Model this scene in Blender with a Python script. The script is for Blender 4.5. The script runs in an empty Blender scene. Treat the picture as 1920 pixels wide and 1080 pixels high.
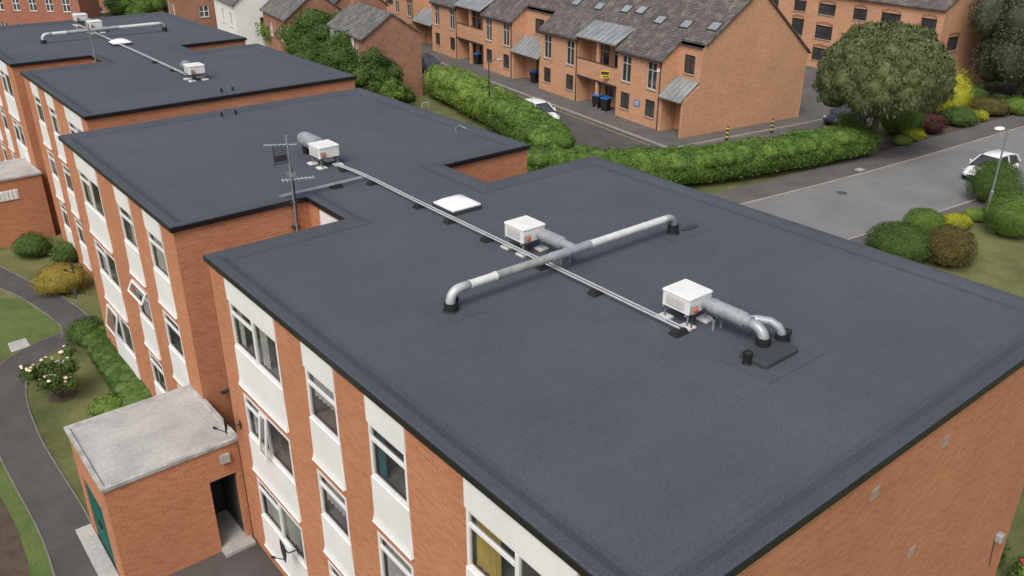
import bpy, bmesh, math, random
import numpy as np
from mathutils import Vector, Matrix
random.seed(7); rng=np.random.default_rng(7)
scn=bpy.context.scene; col=scn.collection
R=math.radians
# ------------------------------------------------------------------ camera frame (used to read true positions off known planes)
CZ=16.45; FP=1614.0; TH=R(25.62); HD=R(51.1)
GZ=-0.6; RZ=8.2
def ray(px,py):
    dx=px-960; dy=540-py
    fw=FP*math.cos(TH)+dy*math.sin(TH); up=-FP*math.sin(TH)+dy*math.cos(TH)
    return Vector((fw*math.cos(HD)+dx*math.sin(HD), fw*math.sin(HD)-dx*math.cos(HD), up))
def P(px,py,z=GZ):
    r=ray(px,py); t=(z-CZ)/r.z
    return Vector((r.x*t,r.y*t,z))
def WX(px,py,X):
    r=ray(px,py); t=X/r.x; return Vector((X,r.y*t,CZ+r.z*t))
def WY(px,py,Y):
    r=ray(px,py); t=Y/r.y; return Vector((r.x*t,Y,CZ+r.z*t))
cam=bpy.data.objects.new('camera',bpy.data.cameras.new('camera')); col.objects.link(cam)
cam.location=(0,0,CZ); cam.rotation_euler=(R(90)-TH,0,HD-R(90)); cam.data.sensor_width=36; cam.data.lens=36*FP/1920
cam.data.clip_end=2000; scn.camera=cam
# ------------------------------------------------------------------ materials
def nt(name):
    m=bpy.data.materials.new(name); m.use_nodes=True; n=m.node_tree; b=n.nodes['Principled BSDF']; return m,n,b
def rgba(c): return (c[0],c[1],c[2],1)
def noise(n,vec,scale,detail=4,rough=.6):
    x=n.nodes.new('ShaderNodeTexNoise'); x.inputs['Scale'].default_value=scale; x.inputs['Detail'].default_value=detail; x.inputs['Roughness'].default_value=rough
    n.links.new(vec,x.inputs['Vector']); return x.outputs['Fac']
def mixc(n,fac,a,b,mode='MIX'):
    x=n.nodes.new('ShaderNodeMix'); x.data_type='RGBA'; x.blend_type=mode
    for s,v in ((x.inputs[0],fac),(x.inputs[6],a),(x.inputs[7],b)):
        if isinstance(v,(int,float)): s.default_value=v
        elif isinstance(v,tuple): s.default_value=rgba(v)
        else: n.links.new(v,s)
    return x.outputs[2]
def ramp(n,fac,lo,hi):
    x=n.nodes.new('ShaderNodeMapRange'); x.inputs['From Min'].default_value=lo; x.inputs['From Max'].default_value=hi; n.links.new(fac,x.inputs['Value']); return x.outputs[0]
def bump(n,b,h,st,dist=.02):
    x=n.nodes.new('ShaderNodeBump'); x.inputs['Strength'].default_value=st; x.inputs['Distance'].default_value=dist; n.links.new(h,x.inputs['Height']); n.links.new(x.outputs[0],b.inputs['Normal'])
def M(name,c,rough=.75,var=.2,scale=1.5,fine=30,fvar=.12,bst=0,metal=0,c2=None,spec=.4,lo=.3,hi=.7):
    m,n,b=nt(name); pos=n.nodes.new('ShaderNodeNewGeometry').outputs['Position']
    a=tuple(x*(1-var) for x in c); d=c2 or tuple(min(1,x*(1+var)) for x in c)
    f1=ramp(n,noise(n,pos,scale),lo,hi); cc=mixc(n,f1,a,d)
    f2=ramp(n,noise(n,pos,fine,2),.25,.75); cc=mixc(n,1.0,cc,mixc(n,f2,(1-fvar,)*3,(1,1,1)),'MULTIPLY')
    n.links.new(cc,b.inputs['Base Color']); b.inputs['Roughness'].default_value=rough; b.inputs['Metallic'].default_value=metal
    b.inputs['Specular IOR Level'].default_value=spec
    if bst: bump(n,b,f2,bst)
    return m
def bricky(name,c1,c2,mortar,bw=.235,rh=.08,ms=.008,stain=.2,rough=.9,moss=None,fl=.06):
    m,n,b=nt(name); uv=n.nodes.new('ShaderNodeTexCoord').outputs['UV']; pos=n.nodes.new('ShaderNodeNewGeometry').outputs['Position']
    t=n.nodes.new('ShaderNodeTexBrick'); t.inputs['Scale'].default_value=1; t.inputs['Brick Width'].default_value=bw; t.inputs['Row Height'].default_value=rh
    t.inputs['Mortar Size'].default_value=ms; t.inputs['Mortar Smooth'].default_value=.3; t.inputs['Color1'].default_value=rgba(c1); t.inputs['Color2'].default_value=rgba(c2); t.inputs['Mortar'].default_value=rgba(mortar); t.inputs['Bias'].default_value=0
    n.links.new(uv,t.inputs['Vector'])
    s=ramp(n,noise(n,pos,.4,5,.6),.3,.75); cc=mixc(n,1.0,t.outputs['Color'],mixc(n,s,(1-stain,)*3,(1.06,)*3),'MULTIPLY')
    s2=ramp(n,noise(n,pos,9,3),.2,.8); cc=mixc(n,1.0,cc,mixc(n,s2,(1-fl,1-fl*1.1,1-fl*1.2),(1+fl,)*3),'MULTIPLY')
    if moss:
        f=ramp(n,noise(n,pos,1.3,6,.75),.48,.74); cc=mixc(n,f,cc,moss)
    n.links.new(cc,b.inputs['Base Color']); b.inputs['Roughness'].default_value=rough; b.inputs['Specular IOR Level'].default_value=.25
    bump(n,b,t.outputs['Fac'],-.4,.01)
    return m
BR=bricky('orange_brick',(.54,.215,.105),(.445,.158,.074),(.43,.29,.195),stain=.12,ms=.009,fl=.03)
BR2=bricky('terrace_brick',(.63,.335,.19),(.52,.255,.14),(.48,.34,.24),stain=.13,fl=.04)
BR3=bricky('old_brick',(.43,.20,.12),(.30,.13,.085),(.34,.26,.2),stain=.3)
SLATE=bricky('mossy_tile',(.135,.118,.112),(.09,.082,.08),(.04,.037,.036),bw=.3,rh=.26,ms=.02,moss=(.22,.195,.17),fl=.2)
SLATE2=bricky('slate',(.15,.15,.15),(.105,.105,.11),(.05,.05,.05),bw=.35,rh=.25,ms=.02,moss=(.24,.23,.2),fl=.2)
CLAY=bricky('clay_tile',(.21,.135,.105),(.16,.10,.08),(.08,.05,.04),bw=.25,rh=.2,ms=.02,moss=(.2,.18,.15),fl=.2)
def felt(name,c,seam=.8,k=1):
    m,n,b=nt(name); uv=n.nodes.new('ShaderNodeTexCoord').outputs['UV']; pos=n.nodes.new('ShaderNodeNewGeometry').outputs['Position']
    t=n.nodes.new('ShaderNodeTexBrick'); t.inputs['Scale'].default_value=1; t.inputs['Brick Width'].default_value=7.5; t.inputs['Row Height'].default_value=.93
    t.inputs['Mortar Size'].default_value=.014; t.inputs['Mortar Smooth'].default_value=.6
    t.inputs['Color1'].default_value=(1,1,1,1); t.inputs['Color2'].default_value=(.97,.97,.975,1); t.inputs['Mortar'].default_value=(seam,seam,seam,1); n.links.new(uv,t.inputs['Vector'])
    sf=ramp(n,noise(n,pos,.8,3,.6),.35,.65); seamc=mixc(n,sf,(1,1,1),t.outputs['Color'])
    cc=mixc(n,1.0,c,seamc,'MULTIPLY')
    s=ramp(n,noise(n,pos,.3,6,.7),.3,.75); cc=mixc(n,1.0,cc,mixc(n,s,(.88,.88,.89),(1.11,1.11,1.09)),'MULTIPLY')
    mp=n.nodes.new('ShaderNodeMapping'); mp.inputs['Scale'].default_value=(.25,3.5,1); n.links.new(pos,mp.inputs['Vector'])
    s=ramp(n,noise(n,mp.outputs[0],1.6,5,.7),.35,.7); cc=mixc(n,1.0,cc,mixc(n,s,(.97,.97,.97),(1.03,1.03,1.03)),'MULTIPLY')
    s=ramp(n,noise(n,pos,2.2,6,.8),.60,.72); cc=mixc(n,s,cc,mixc(n,1.0,cc,(1.12,1.10,1.07),'MULTIPLY'))
    g=ramp(n,noise(n,pos,38,2,.8),.25,.75); cc=mixc(n,1.0,cc,mixc(n,g,(.62,.62,.62),(1.38,1.38,1.38)),'MULTIPLY')
    n.links.new(cc,b.inputs['Base Color']); b.inputs['Roughness'].default_value=.85; b.inputs['Specular IOR Level'].default_value=.3; bump(n,b,g,.35,.01)
    return m
FELT=felt('roof_felt',(.071,.080,.097)); FELTK=felt('kerb_felt',(.063,.071,.086),1.0); FELTD=felt('patch_felt',(.045,.05,.06),1.0); FELTP=felt('overlay_felt',(.067,.076,.092),1.0)
BLACKTRIM=M('black_trim',(.012,.012,.014),.35,spec=.5)
WHITE=M('white_panel',(.77,.77,.76),.6,.05,.8,12,.05)
UPVC=M('white_frame',(.82,.82,.82),.35,.03)
def glassm(name,tint=(.04,.046,.05),trans=.55):
    m,n,b=nt(name); b.inputs['Base Color'].default_value=rgba(tint); b.inputs['Roughness'].default_value=.06; b.inputs['Specular IOR Level'].default_value=.9
    tr=n.nodes.new('ShaderNodeBsdfTransparent'); mx=n.nodes.new('ShaderNodeMixShader'); mx.inputs[0].default_value=trans
    o=n.nodes['Material Output']; n.links.new(b.outputs[0],mx.inputs[1]); n.links.new(tr.outputs[0],mx.inputs[2]); n.links.new(mx.outputs[0],o.inputs[0]); return m
GLASS=glassm('window_glass'); DGLASS=M('dark_glass',(.05,.055,.062),.08,.5,.6,spec=.9)
LGLASS=M('roof_glass',(.25,.28,.29),.15,.3,.8,spec=.8)
ROOM=M('room_paint',(.26,.26,.25),.9,.4)
DARKROOM=M('dark_room',(.05,.05,.05),.9)
CONC=M('weathered_concrete',(.42,.415,.40),.9,.17,1.0,10,.22,.3,lo=.3,hi=.7)
GALV=M('galvanised_steel',(.36,.385,.41),.42,.18,4,40,.1,metal=.3)
GALVD=M('dull_steel',(.25,.27,.29),.5,.2,4,40,.1,metal=.3)
GALVW=M('pale_duct',(.50,.52,.53),.45,.14,3,30,.1,metal=.2)
UNITW=M('unit_white',(.76,.76,.74),.45,.08,3)
RUB=M('black_rubber',(.015,.015,.016),.7)
ORANGE=M('orange_plastic',(.75,.13,.02),.4,.05)
DOME=M('dome_plastic',(.80,.79,.80),.3,.04,3)
DARKM=M('dark_metal',(.04,.04,.045),.5)
ALU=M('aluminium',(.45,.46,.47),.35,.1,metal=.5)
PAD=M('pale_slab',(.62,.61,.58),.85,.1)
ASPH=M('asphalt',(.20,.20,.20),.9,.12,.35,60,.25,.2)
ASPHD=M('dark_asphalt',(.088,.083,.08),.92,.2,.8,50,.3,.2)
PAVE=M('pavement_tarmac',(.12,.112,.105),.92,.18,.7,50,.25,.2)
KERB=M('kerb_stone',(.33,.31,.28),.9,.15,2)
GRASS=M('grass',(.12,.15,.044),.95,.3,.5,22,.5,.6,c2=(.22,.225,.085))
GRASSG=M('green_grass',(.09,.155,.035),.95,.25,.6,24,.5,.6,c2=(.15,.21,.06))
SOIL=M('soil',(.08,.06,.045),.95,.3,2)
GREEND=M('green_paint',(.02,.15,.12),.5,.15)
YELLOW=M('yellow_paint',(.75,.55,.03),.5,.05); BLUE=M('blue_plastic',(.02,.12,.42),.45)
BARK=M('bark',(.12,.085,.06),.95,.3,5,30,.3)
BARG=M('bar_grey',(.2,.2,.19),.6)
CURT={'y':M('yellow_curtain',(.75,.55,.14),.9),'w':M('net_curtain',(.72,.72,.70),.9,.2,9),'b':M('teal_curtain',(.05,.22,.28),.9),'g':M('beige_curtain',(.6,.5,.36),.9),'v':M('blind',(.62,.68,.62),.9)}
def leafm(name,c,c2,bl=.6):
    c=tuple(x*1.12 for x in c); c2=tuple(x*1.08 for x in c2)
    m,n,b=nt(name); g=n.nodes.new('ShaderNodeNewGeometry')
    cc=mixc(n,g.outputs['Random Per Island'],c,c2)
    f=ramp(n,noise(n,g.outputs['Position'],bl,4),.3,.7); cc=mixc(n,1.0,cc,mixc(n,f,(.6,.64,.6),(1.25,1.2,1.12)),'MULTIPLY')
    n.links.new(cc,b.inputs['Base Color']); b.inputs['Roughness'].default_value=.7; b.inputs['Specular IOR Level'].default_value=.2
    return m
L_HEDGE=leafm('leaf_hedge',(.05,.105,.018),(.13,.205,.045),.9); L_BRIGHT=leafm('leaf_bright',(.09,.16,.03),(.19,.27,.06))
L_DARK=leafm('leaf_dark',(.02,.045,.013),(.055,.09,.025)); L_MID=leafm('leaf_mid',(.04,.08,.018),(.09,.145,.037))
L_PINE=leafm('leaf_pine',(.062,.08,.034),(.125,.145,.064),.8); L_YEL=leafm('leaf_yellow',(.22,.25,.02),(.40,.38,.04))
L_GOLD=leafm('leaf_gold',(.19,.16,.03),(.33,.25,.055)); L_RED=leafm('leaf_red',(.05,.02,.02),(.10,.04,.04)); L_RUST=leafm('leaf_rust',(.06,.07,.02),(.14,.10,.04),2)
L_GREY=leafm('leaf_greygreen',(.05,.062,.035),(.10,.11,.07))
# ------------------------------------------------------------------ builders
ORG={}
def mesh_from(name,v,f,org=(0,0,0),fix=True,smooth=False):
    me=bpy.data.meshes.new(name); o=Vector(org)
    me.from_pydata([(a[0]-o[0],a[1]-o[1],a[2]-o[2]) for a in v],[],f)
    if fix:
        bm=bmesh.new(); bm.from_mesh(me); bmesh.ops.recalc_face_normals(bm,faces=bm.faces); bm.to_mesh(me); bm.free()
    uvl=me.uv_layers.new(name='UVMap')
    for p in me.polygons:
        n=p.normal
        for li in p.loop_indices:
            c=me.vertices[me.loops[li].vertex_index].co
            if abs(n.z)>.95: uv=(c.x+o[0],c.y+o[1])
            else:
                h=math.hypot(n.x,n.y); tx,ty=-n.y/h,n.x/h
                uv=((c.x+o[0])*tx+(c.y+o[1])*ty,(c.z)/max(.2,h))
            uvl.data[li].uv=uv
        p.use_smooth=smooth
    me.update(); return me
class MB:
    def __init__(s): s.v=[]; s.f=[]
    def add(s,v,f):
        k=len(s.v); s.v+= [tuple(a) for a in v]; s.f+=[tuple(i+k for i in a) for a in f]; return s
    def quad(s,*p): return s.add(p,[tuple(range(len(p)))])
    def fbox(s,F,a0,a1,b0,b1,c0,c1):
        return s.add([F(a,b,c) for c in (c0,c1) for b in (b0,b1) for a in (a0,a1)],[(0,2,3,1),(4,5,7,6),(0,1,5,4),(2,6,7,3),(0,4,6,2),(1,3,7,5)])
    def box(s,a0,a1,b0,b1,c0,c1): return s.fbox(lambda a,b,c:(a,b,c),a0,a1,b0,b1,c0,c1)
    def bbox(s,a0,a1,b0,b1,c0,c1,e=.03):   # box with chamfered top and corners
        def ring(z,i): return [(a0+i+e,b0+i,z),(a1-i-e,b0+i,z),(a1-i,b0+i+e,z),(a1-i,b1-i-e,z),(a1-i-e,b1-i,z),(a0+i+e,b1-i,z),(a0+i,b1-i-e,z),(a0+i,b0+i+e,z)]
        rs=[ring(c0,0),ring(c1-e,0),ring(c1,e)]
        v=sum(rs,[]); f=[tuple(range(7,-1,-1)),tuple(range(16,24))]
        for r in range(2):
            for i in range(8): j=(i+1)%8; f.append((r*8+i,r*8+j,r*8+8+j,r*8+8+i))
        return s.add(v,f)
    def tube(s,pts,r,n=10,cap=True):
        pts=[Vector(p) for p in pts]; m=len(pts); rr=r if isinstance(r,(list,tuple)) else [r]*m
        up=None; rings=[]
        for i,p in enumerate(pts):
            t=(pts[min(i+1,m-1)]-pts[max(i-1,0)]).normalized()
            if up is None: up=Vector((0,0,1)) if abs(t.z)<.9 else Vector((1,0,0))
            a=t.cross(up)
            if a.length<1e-4: a=t.cross(Vector((0,1,0)))
            a.normalize(); b=a.cross(t).normalized(); up=b
            rings.append([p+a*math.cos(2*math.pi*k/n)*rr[i]+b*math.sin(2*math.pi*k/n)*rr[i] for k in range(n)])
        v=sum(rings,[]); f=[]
        for i in range(m-1):
            for k in range(n): j=(k+1)%n; f.append((i*n+k,i*n+j,i*n+n+j,i*n+n+k))
        if cap: f+= [tuple(range(n-1,-1,-1)),tuple(range((m-1)*n,m*n))]
        return s.add(v,f)
    def ball(s,c,r,nu=10,nv=7,sc=(1,1,1),z0=-1):
        v=[];f=[]
        for i in range(nv+1):
            ph=math.asin(z0)+(math.pi/2-math.asin(z0))*i/nv
            for k in range(nu):
                a=2*math.pi*k/nu; v.append((c[0]+r*sc[0]*math.cos(ph)*math.cos(a),c[1]+r*sc[1]*math.cos(ph)*math.sin(a),c[2]+r*sc[2]*math.sin(ph)))
        for i in range(nv):
            for k in range(nu): j=(k+1)%nu; f.append((i*nu+k,i*nu+j,i*nu+nu+j,i*nu+nu+k))
        return s.add(v,f)
    def sweep(s,poly,prof):   # closed CCW polygon, profile of (inward offset, z)
        n=len(poly); V=[Vector(p) for p in poly]; mit=[]
        for i in range(n):
            d1=(V[i]-V[i-1]).normalized(); d2=(V[(i+1)%n]-V[i]).normalized()
            n1=Vector((-d1.y,d1.x)); n2=Vector((-d2.y,d2.x)); mit.append((n1+n2)/(1+n1.dot(n2)))
        k=len(prof); v=[];f=[]
        for i in range(n):
            for o,z in prof: q=V[i]+mit[i]*o; v.append((q.x,q.y,z))
        for i in range(n):
            j=(i+1)%n
            for a in range(k-1): f.append((i*k+a,j*k+a,j*k+a+1,i*k+a+1))
        return s.add(v,f)
    def build(s,name,mat,parent=None,smooth=False,fix=True,label=None,org=None):
        if parent is not None and org is None: org=ORG.get(parent.name,(0,0,0))
        own = org or (0,0,0)
        me=mesh_from(name,s.v,s.f,own,fix,smooth); me.materials.append(mat)
        o=bpy.data.objects.new(name,me); col.objects.link(o)
        if parent is not None: o.parent=parent; ORG[o.name]=own
        elif org: o.location=org; ORG[o.name]=own
        if label: o['label']=label
        return o
def tag(o,label=None,cat=None,group=None,kind=None):
    if label: o['label']=label
    if cat: o['category']=cat
    if group: o['group']=group
    if kind: o['kind']=kind
    return o
def thing(name,loc,label,cat,group=None,local=False,rz=0):
    o=bpy.data.objects.new(name,None); col.objects.link(o); o.location=loc; o.rotation_euler.z=rz; o.empty_display_size=.3
    ORG[o.name]=(0,0,0) if local else tuple(loc)
    return tag(o,label,cat,group)
def dup(root,loc,rz=None,label=None,group=None):
    r=root.copy(); col.objects.link(r); r.location=loc
    if rz is not None: r.rotation_euler.z=rz
    if label: r['label']=label
    if group: r['group']=group
    for ch in root.children:
        c=ch.copy(); col.objects.link(c); c.parent=r
        for g in ch.children:
            d=g.copy(); col.objects.link(d); d.parent=c
    return r
def frame(p0,p1):   # F(s,d,z): s along p0->p1, d outward (right-hand side)
    a=Vector(p0[:2]); b=Vector(p1[:2]); u=(b-a).normalized(); n=Vector((u.y,-u.x)); L=(b-a).length
    def F(s,d,z): q=a+u*s+n*d; return (q.x,q.y,z)
    F.L=L; F.u=u; F.n=n; return F
def wall(mb,F,s0,s1,z0,z1,ops,dep=.14):
    ss=sorted({s0,s1,*[o[0] for o in ops],*[o[1] for o in ops]}); zs=sorted({z0,z1,*[o[2] for o in ops],*[o[3] for o in ops]})
    for i in range(len(ss)-1):
        for j in range(len(zs)-1):
            a,b,c,d=ss[i],ss[i+1],zs[j],zs[j+1]; ms=(a+b)/2; mz=(c+d)/2
            if any(o[0]<ms<o[1] and o[2]<mz<o[3] for o in ops): continue
            mb.quad(F(a,0,c),F(b,0,c),F(b,0,d),F(a,0,d))
    for a,b,c,d in [o[:4] for o in ops]:
        mb.quad(F(a,0,c),F(a,-dep,c),F(a,-dep,d),F(a,0,d)); mb.quad(F(b,0,c),F(b,-dep,c),F(b,-dep,d),F(b,0,d))
        mb.quad(F(a,0,d),F(a,-dep,d),F(b,-dep,d),F(b,0,d)); mb.quad(F(a,0,c),F(a,-dep,c),F(b,-dep,c),F(b,0,c))
def window(parent,F,a,b,c,d,inset=.08,fm=None,gm=None,mull=(),trans=None,cols=None,w=.06,openp=None,curtain=None,room=True,sill=False,name='window'):
    fm=fm or UPVC; gm=gm or GLASS
    f=MB(); i0=-inset-.06; i1=-inset
    f.fbox(F,a,a+w,i0,i1,c,d); f.fbox(F,b-w,b,i0,i1,c,d); f.fbox(F,a+w,b-w,i0,i1,c,c+w); f.fbox(F,a+w,b-w,i0,i1,d-w,d)
    for m in mull: x=a+(b-a)*m; f.fbox(F,x-w*.7,x+w*.7,i0,i1+.004,c+w,d-w)
    if trans:
        for (x0,x1,t) in trans: z=c+(d-c)*t; f.fbox(F,a+(b-a)*x0+w,a+(b-a)*x1-w*.6,i0,i1+.002,z-w*.5,z+w*.5)
    o=f.build(name,fm,parent)
    g=MB(); g.quad(*[F(x,-inset-.035,z) for x,z in ((a+w,c+w),(b-w,c+w),(b-w,d-w),(a+w,d-w))]); g.build('pane',gm,o)
    if room:
        r=MB(); D=-1.3
        r.quad(F(a,i0-.06,c),F(b,i0-.06,c),F(b,D,c),F(a,D,c)); r.quad(F(a,i0-.06,d),F(b,i0-.06,d),F(b,D,d),F(a,D,d)); r.quad(F(a,D,c),F(b,D,c),F(b,D,d),F(a,D,d))
        r.quad(F(a,i0-.06,c),F(a,D,c),F(a,D,d),F(a,i0-.06,d)); r.quad(F(b,i0-.06,c),F(b,D,c),F(b,D,d),F(b,i0-.06,d)); r.build('room_interior',ROOM,o)
    if curtain:
        for (x0,x1,z0,k) in curtain:
            cm=MB(); n=max(4,int((x1-x0)*(b-a)/.05)); pts=[]
            for q in range(n+1):
                s=a+(b-a)*(x0+(x1-x0)*q/n); dd=i0-.1+.03*math.sin(q*1.9); pts.append((s,dd))
            for q in range(n): cm.quad(F(pts[q][0],pts[q][1],c+(d-c)*z0),F(pts[q+1][0],pts[q+1][1],c+(d-c)*z0),F(pts[q+1][0],pts[q+1][1],d),F(pts[q][0],pts[q][1],d))
            cm.build('curtain',CURT[k],o)
    if openp:
        (x0,x1,z0,z1,ang)=openp  # top-hung sash pushed out
        A=a+(b-a)*x0; B=a+(b-a)*x1; zt=c+(d-c)*z1; h=(d-c)*(z1-z0)
        def G(s,dd,z): return F(s,i1+.02+math.sin(ang)*(-z)+math.cos(ang)*dd, zt+math.cos(ang)*z+math.sin(ang)*dd)
        k=MB(); k.fbox(G,A,A+w,0,.04,-h,0); k.fbox(G,B-w,B,0,.04,-h,0); k.fbox(G,A+w,B-w,0,.04,-h,-h+w); k.fbox(G,A+w,B-w,0,.04,-w,0)
        ks=k.build('open_sash',fm,o); k=MB(); k.quad(G(A+w,.02,-h+w),G(B-w,.02,-h+w),G(B-w,.02,-w),G(A+w,.02,-w)); k.build('pane',gm,o)
    if sill:
        k=MB(); k.fbox(F,a-.05,b+.05,-.05,.06,c-.07,c-.003); k.build('sill',sill,o)
    return o
# ------------------------------------------------------------------ world and light
w=bpy.data.worlds.new('World'); scn.world=w; w.use_nodes=True; n=w.node_tree
sky=n.nodes.new('ShaderNodeTexSky'); sky.sky_type='NISHITA'; sky.sun_disc=False
S=Vector((-.75,-.42,1.15)).normalized(); sky.sun_elevation=math.asin(S.z); sky.sun_rotation=math.atan2(S.x,S.y); sky.dust_density=6; sky.air_density=1.0; sky.ozone_density=1.0
hs=n.nodes.new('ShaderNodeHueSaturation'); hs.inputs['Saturation'].default_value=.65; n.links.new(sky.outputs[0],hs.inputs['Color'])
bg=n.nodes['Background']; n.links.new(hs.outputs[0],bg.inputs[0]); bg.inputs[1].default_value=.15
sun=bpy.data.objects.new('sun',bpy.data.lights.new('sun','SUN')); col.objects.link(sun); sun.data.energy=1.4; sun.data.angle=R(24); sun.data.color=(1,.98,.95)
sun.rotation_euler=S.to_track_quat('Z','Y').to_euler()
scn.view_settings.view_transform='Standard'; scn.view_settings.look='None'; scn.view_settings.exposure=0
# ------------------------------------------------------------------ ground, roads, paths
def st(name,mb,mat,label=None): return tag(mb.build(name,mat),kind='structure',label=label)
g=MB(); g.quad((-900,-900,GZ),(900,-900,GZ),(900,900,GZ),(-900,900,GZ)); st('ground',g,GRASS)
def smooth_line(pts,k=6):
    pts=[Vector(p[:2]) for p in pts]; out=[]
    for i in range(len(pts)-1):
        p0=pts[max(i-1,0)];p1=pts[i];p2=pts[i+1];p3=pts[min(i+2,len(pts)-1)]
        for j in range(k):
            t=j/k; out.append(.5*((2*p1)+(p2-p0)*t+(2*p0-5*p1+4*p2-p3)*t*t+(-p0+3*p1-3*p2+p3)*t**3))
    out.append(pts[-1]); return out
def offs(L,d):
    r=[]
    for i,p in enumerate(L):
        t=(L[min(i+1,len(L)-1)]-L[max(i-1,0)]).normalized(); r.append(p+Vector((t.y,-t.x))*d)
    return r
def strip(mb,L,d0,d1,z):
    a=offs(L,d0); b=offs(L,d1)
    for i in range(len(L)-1): mb.quad((a[i].x,a[i].y,z),(a[i+1].x,a[i+1].y,z),(b[i+1].x,b[i+1].y,z),(b[i].x,b[i].y,z))
def bar(mb,L,d0,d1,z0,z1):
    a=offs(L,d0); b=offs(L,d1); k=len(L); v=[]
    for i in range(k): v+=[(a[i].x,a[i].y,z0),(b[i].x,b[i].y,z0),(b[i].x,b[i].y,z1),(a[i].x,a[i].y,z1)]
    f=[]
    for i in range(k-1):
        for q in range(4): r=(q+1)%4; f.append((4*i+q,4*i+r,4*i+4+r,4*i+4+q))
    f+=[(0,1,2,3),(4*k-1,4*k-2,4*k-3,4*k-4)]
    mb.add(v,f)
RD=smooth_line([(14,33),(22,29),(30,26),(41,24.3),(53,23),(69,21.9),(85,21),(130,20)])
m=MB(); strip(m,RD,-3.3,3.3,GZ+.012); st('road',m,ASPH)
m=MB(); bar(m,RD,-3.42,-3.3,GZ,GZ+.12); bar(m,RD,3.3,3.42,GZ,GZ+.12); st('road_kerb',m,KERB)
m=MB(); bar(m,RD,-5.6,-3.42,GZ,GZ+.105); bar(m,RD,3.42,4.4,GZ,GZ+.105); st('pavement',m,PAVE)
T0=Vector((47.07,39.2)); TU=Vector((.1397,.9902)); TN=Vector((-.9902,.1397))
def TF(s,d,z): q=T0+TU*s+TN*d; return (q.x,q.y,z)
m=MB(); m.quad(TF(-6.5,2.3,GZ+.012),TF(90,2.3,GZ+.012),TF(90,8.6,GZ+.012),TF(-6.5,8.6,GZ+.012)); st('street',m,ASPHD)
m=MB(); m.fbox(TF,-1.6,90,2.18,2.3,GZ,GZ+.12); m.fbox(TF,-1.6,-1.48,-18,2.18,GZ,GZ+.12); m.fbox(TF,-5,90,8.6,8.72,GZ,GZ+.12); st('street_kerb',m,KERB)
m=MB(); m.fbox(TF,-1.48,90,-1.5,2.18,GZ,GZ+.105); m.fbox(TF,-1.48,-.02,-18,-1.5,GZ,GZ+.105); st('terrace_pavement',m,PAVE)
m=MB(); m.quad(TF(-4.2,2.3,GZ+.008),TF(-1.6,2.3,GZ+.008),TF(-1.6,-20,GZ+.008),TF(-4.2,-20,GZ+.008)); m.quad(TF(-6.5,8.6,GZ+.008),TF(-4.2,8.6,GZ+.008),TF(-4.2,-12,GZ+.008),TF(-6.5,-12,GZ+.008)); m.quad(TF(-1.48,-12.2,GZ+.01),TF(40,-12.2,GZ+.01),TF(40,-30,GZ+.01),TF(-1.48,-30,GZ+.01)); st('footway',m,PAVE)
m=MB(); m.quad(TF(0,2.75,GZ+.018),TF(60,2.75,GZ+.018),TF(60,2.85,GZ+.018),TF(0,2.85,GZ+.018)); st('kerb_side_line',m,M('worn_yellow',(.32,.27,.10),.9,.3,3))
PA=smooth_line([P(-160,430),P(0,520),P(70,553),P(138,600),P(146,628)])
PB=smooth_line([P(190,618),P(146,628),P(85,652),P(28,690),P(12,750),P(35,830),P(75,905),P(118,980),P(150,1060),P(185,1180)])
m=MB(); strip(m,PA,-.58,.58,GZ+.012); strip(m,PB,-.62,.62,GZ+.016)
pp=[P(108,985),P(160,960),P(240,1100),P(140,1120)]; m.quad(*[(q.x,q.y,GZ+.02) for q in pp]); st('garden_path',m,ASPHD)
m=MB(); bar(m,PA,.58,.62,GZ,GZ+.035); bar(m,PA,-.62,-.58,GZ,GZ+.035); bar(m,PB,-.66,-.62,GZ,GZ+.035); bar(m,PB[8:],.62,.66,GZ,GZ+.035); st('path_edging',m,M('edging',(.19,.18,.16),.9,.2,2))
m=MB(); m.quad((1.8,14,GZ+.024),(6.24,14,GZ+.024),(6.24,19.48,GZ+.024),(1.8,19.48,GZ+.024)); st('yard',m,ASPHD)
m=MB(); m.box(2.35,2.78,19.3,22.9,GZ,GZ+.09); st('concrete_apron',m,CONC)
gl=[P(-60,560),P(40,560),P(118,615),P(70,640),P(0,672),P(-80,700)]
m=MB(); m.quad(*[(q.x,q.y,GZ+.006) for q in gl]); gl=[P(-300,760),P(-10,780),P(10,850),P(45,930),P(85,1010),P(110,1120),P(-300,1120)]; m.quad(*[(q.x,q.y,GZ+.006) for q in gl]); st('lawn',m,GRASSG)
m=MB(); m.quad(*[(q.x,q.y,GZ+.009) for q in (P(-200,900),P(0,930),P(30,985),P(55,1060),P(60,1150),P(-200,1150))]); m.quad(*[(q.x,q.y,GZ+.005) for q in (P(185,600),P(215,640),P(300,780),P(250,800),P(200,720),P(150,640))]); tag(m.build('planting_bed',SOIL),kind='structure')
m=MB(); m.quad(*[(q.x,q.y,GZ+.03) for q in (P(14,645),P(48,635),P(58,650),P(22,662))]); tag(m.build('manhole_cover',CONC),'pale square manhole cover set in the lawn beside the path','manhole cover')
q=P(1612,318,GZ+.11); m=MB(); m.box(q.x-.3,q.x+.3,q.y-.22,q.y+.22,GZ+.105,GZ+.118); tag(m.build('manhole_cover',CONC),'small pale inspection cover in the pavement beside the long hedge','manhole cover')
q=P(1578,362,GZ); m=MB(); m.tube([(q.x,q.y,GZ+.012),(q.x,q.y,GZ+.022)],.32,16); tag(m.build('manhole_cover',ASPHD),'round dark manhole cover in the road','manhole cover')
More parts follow.
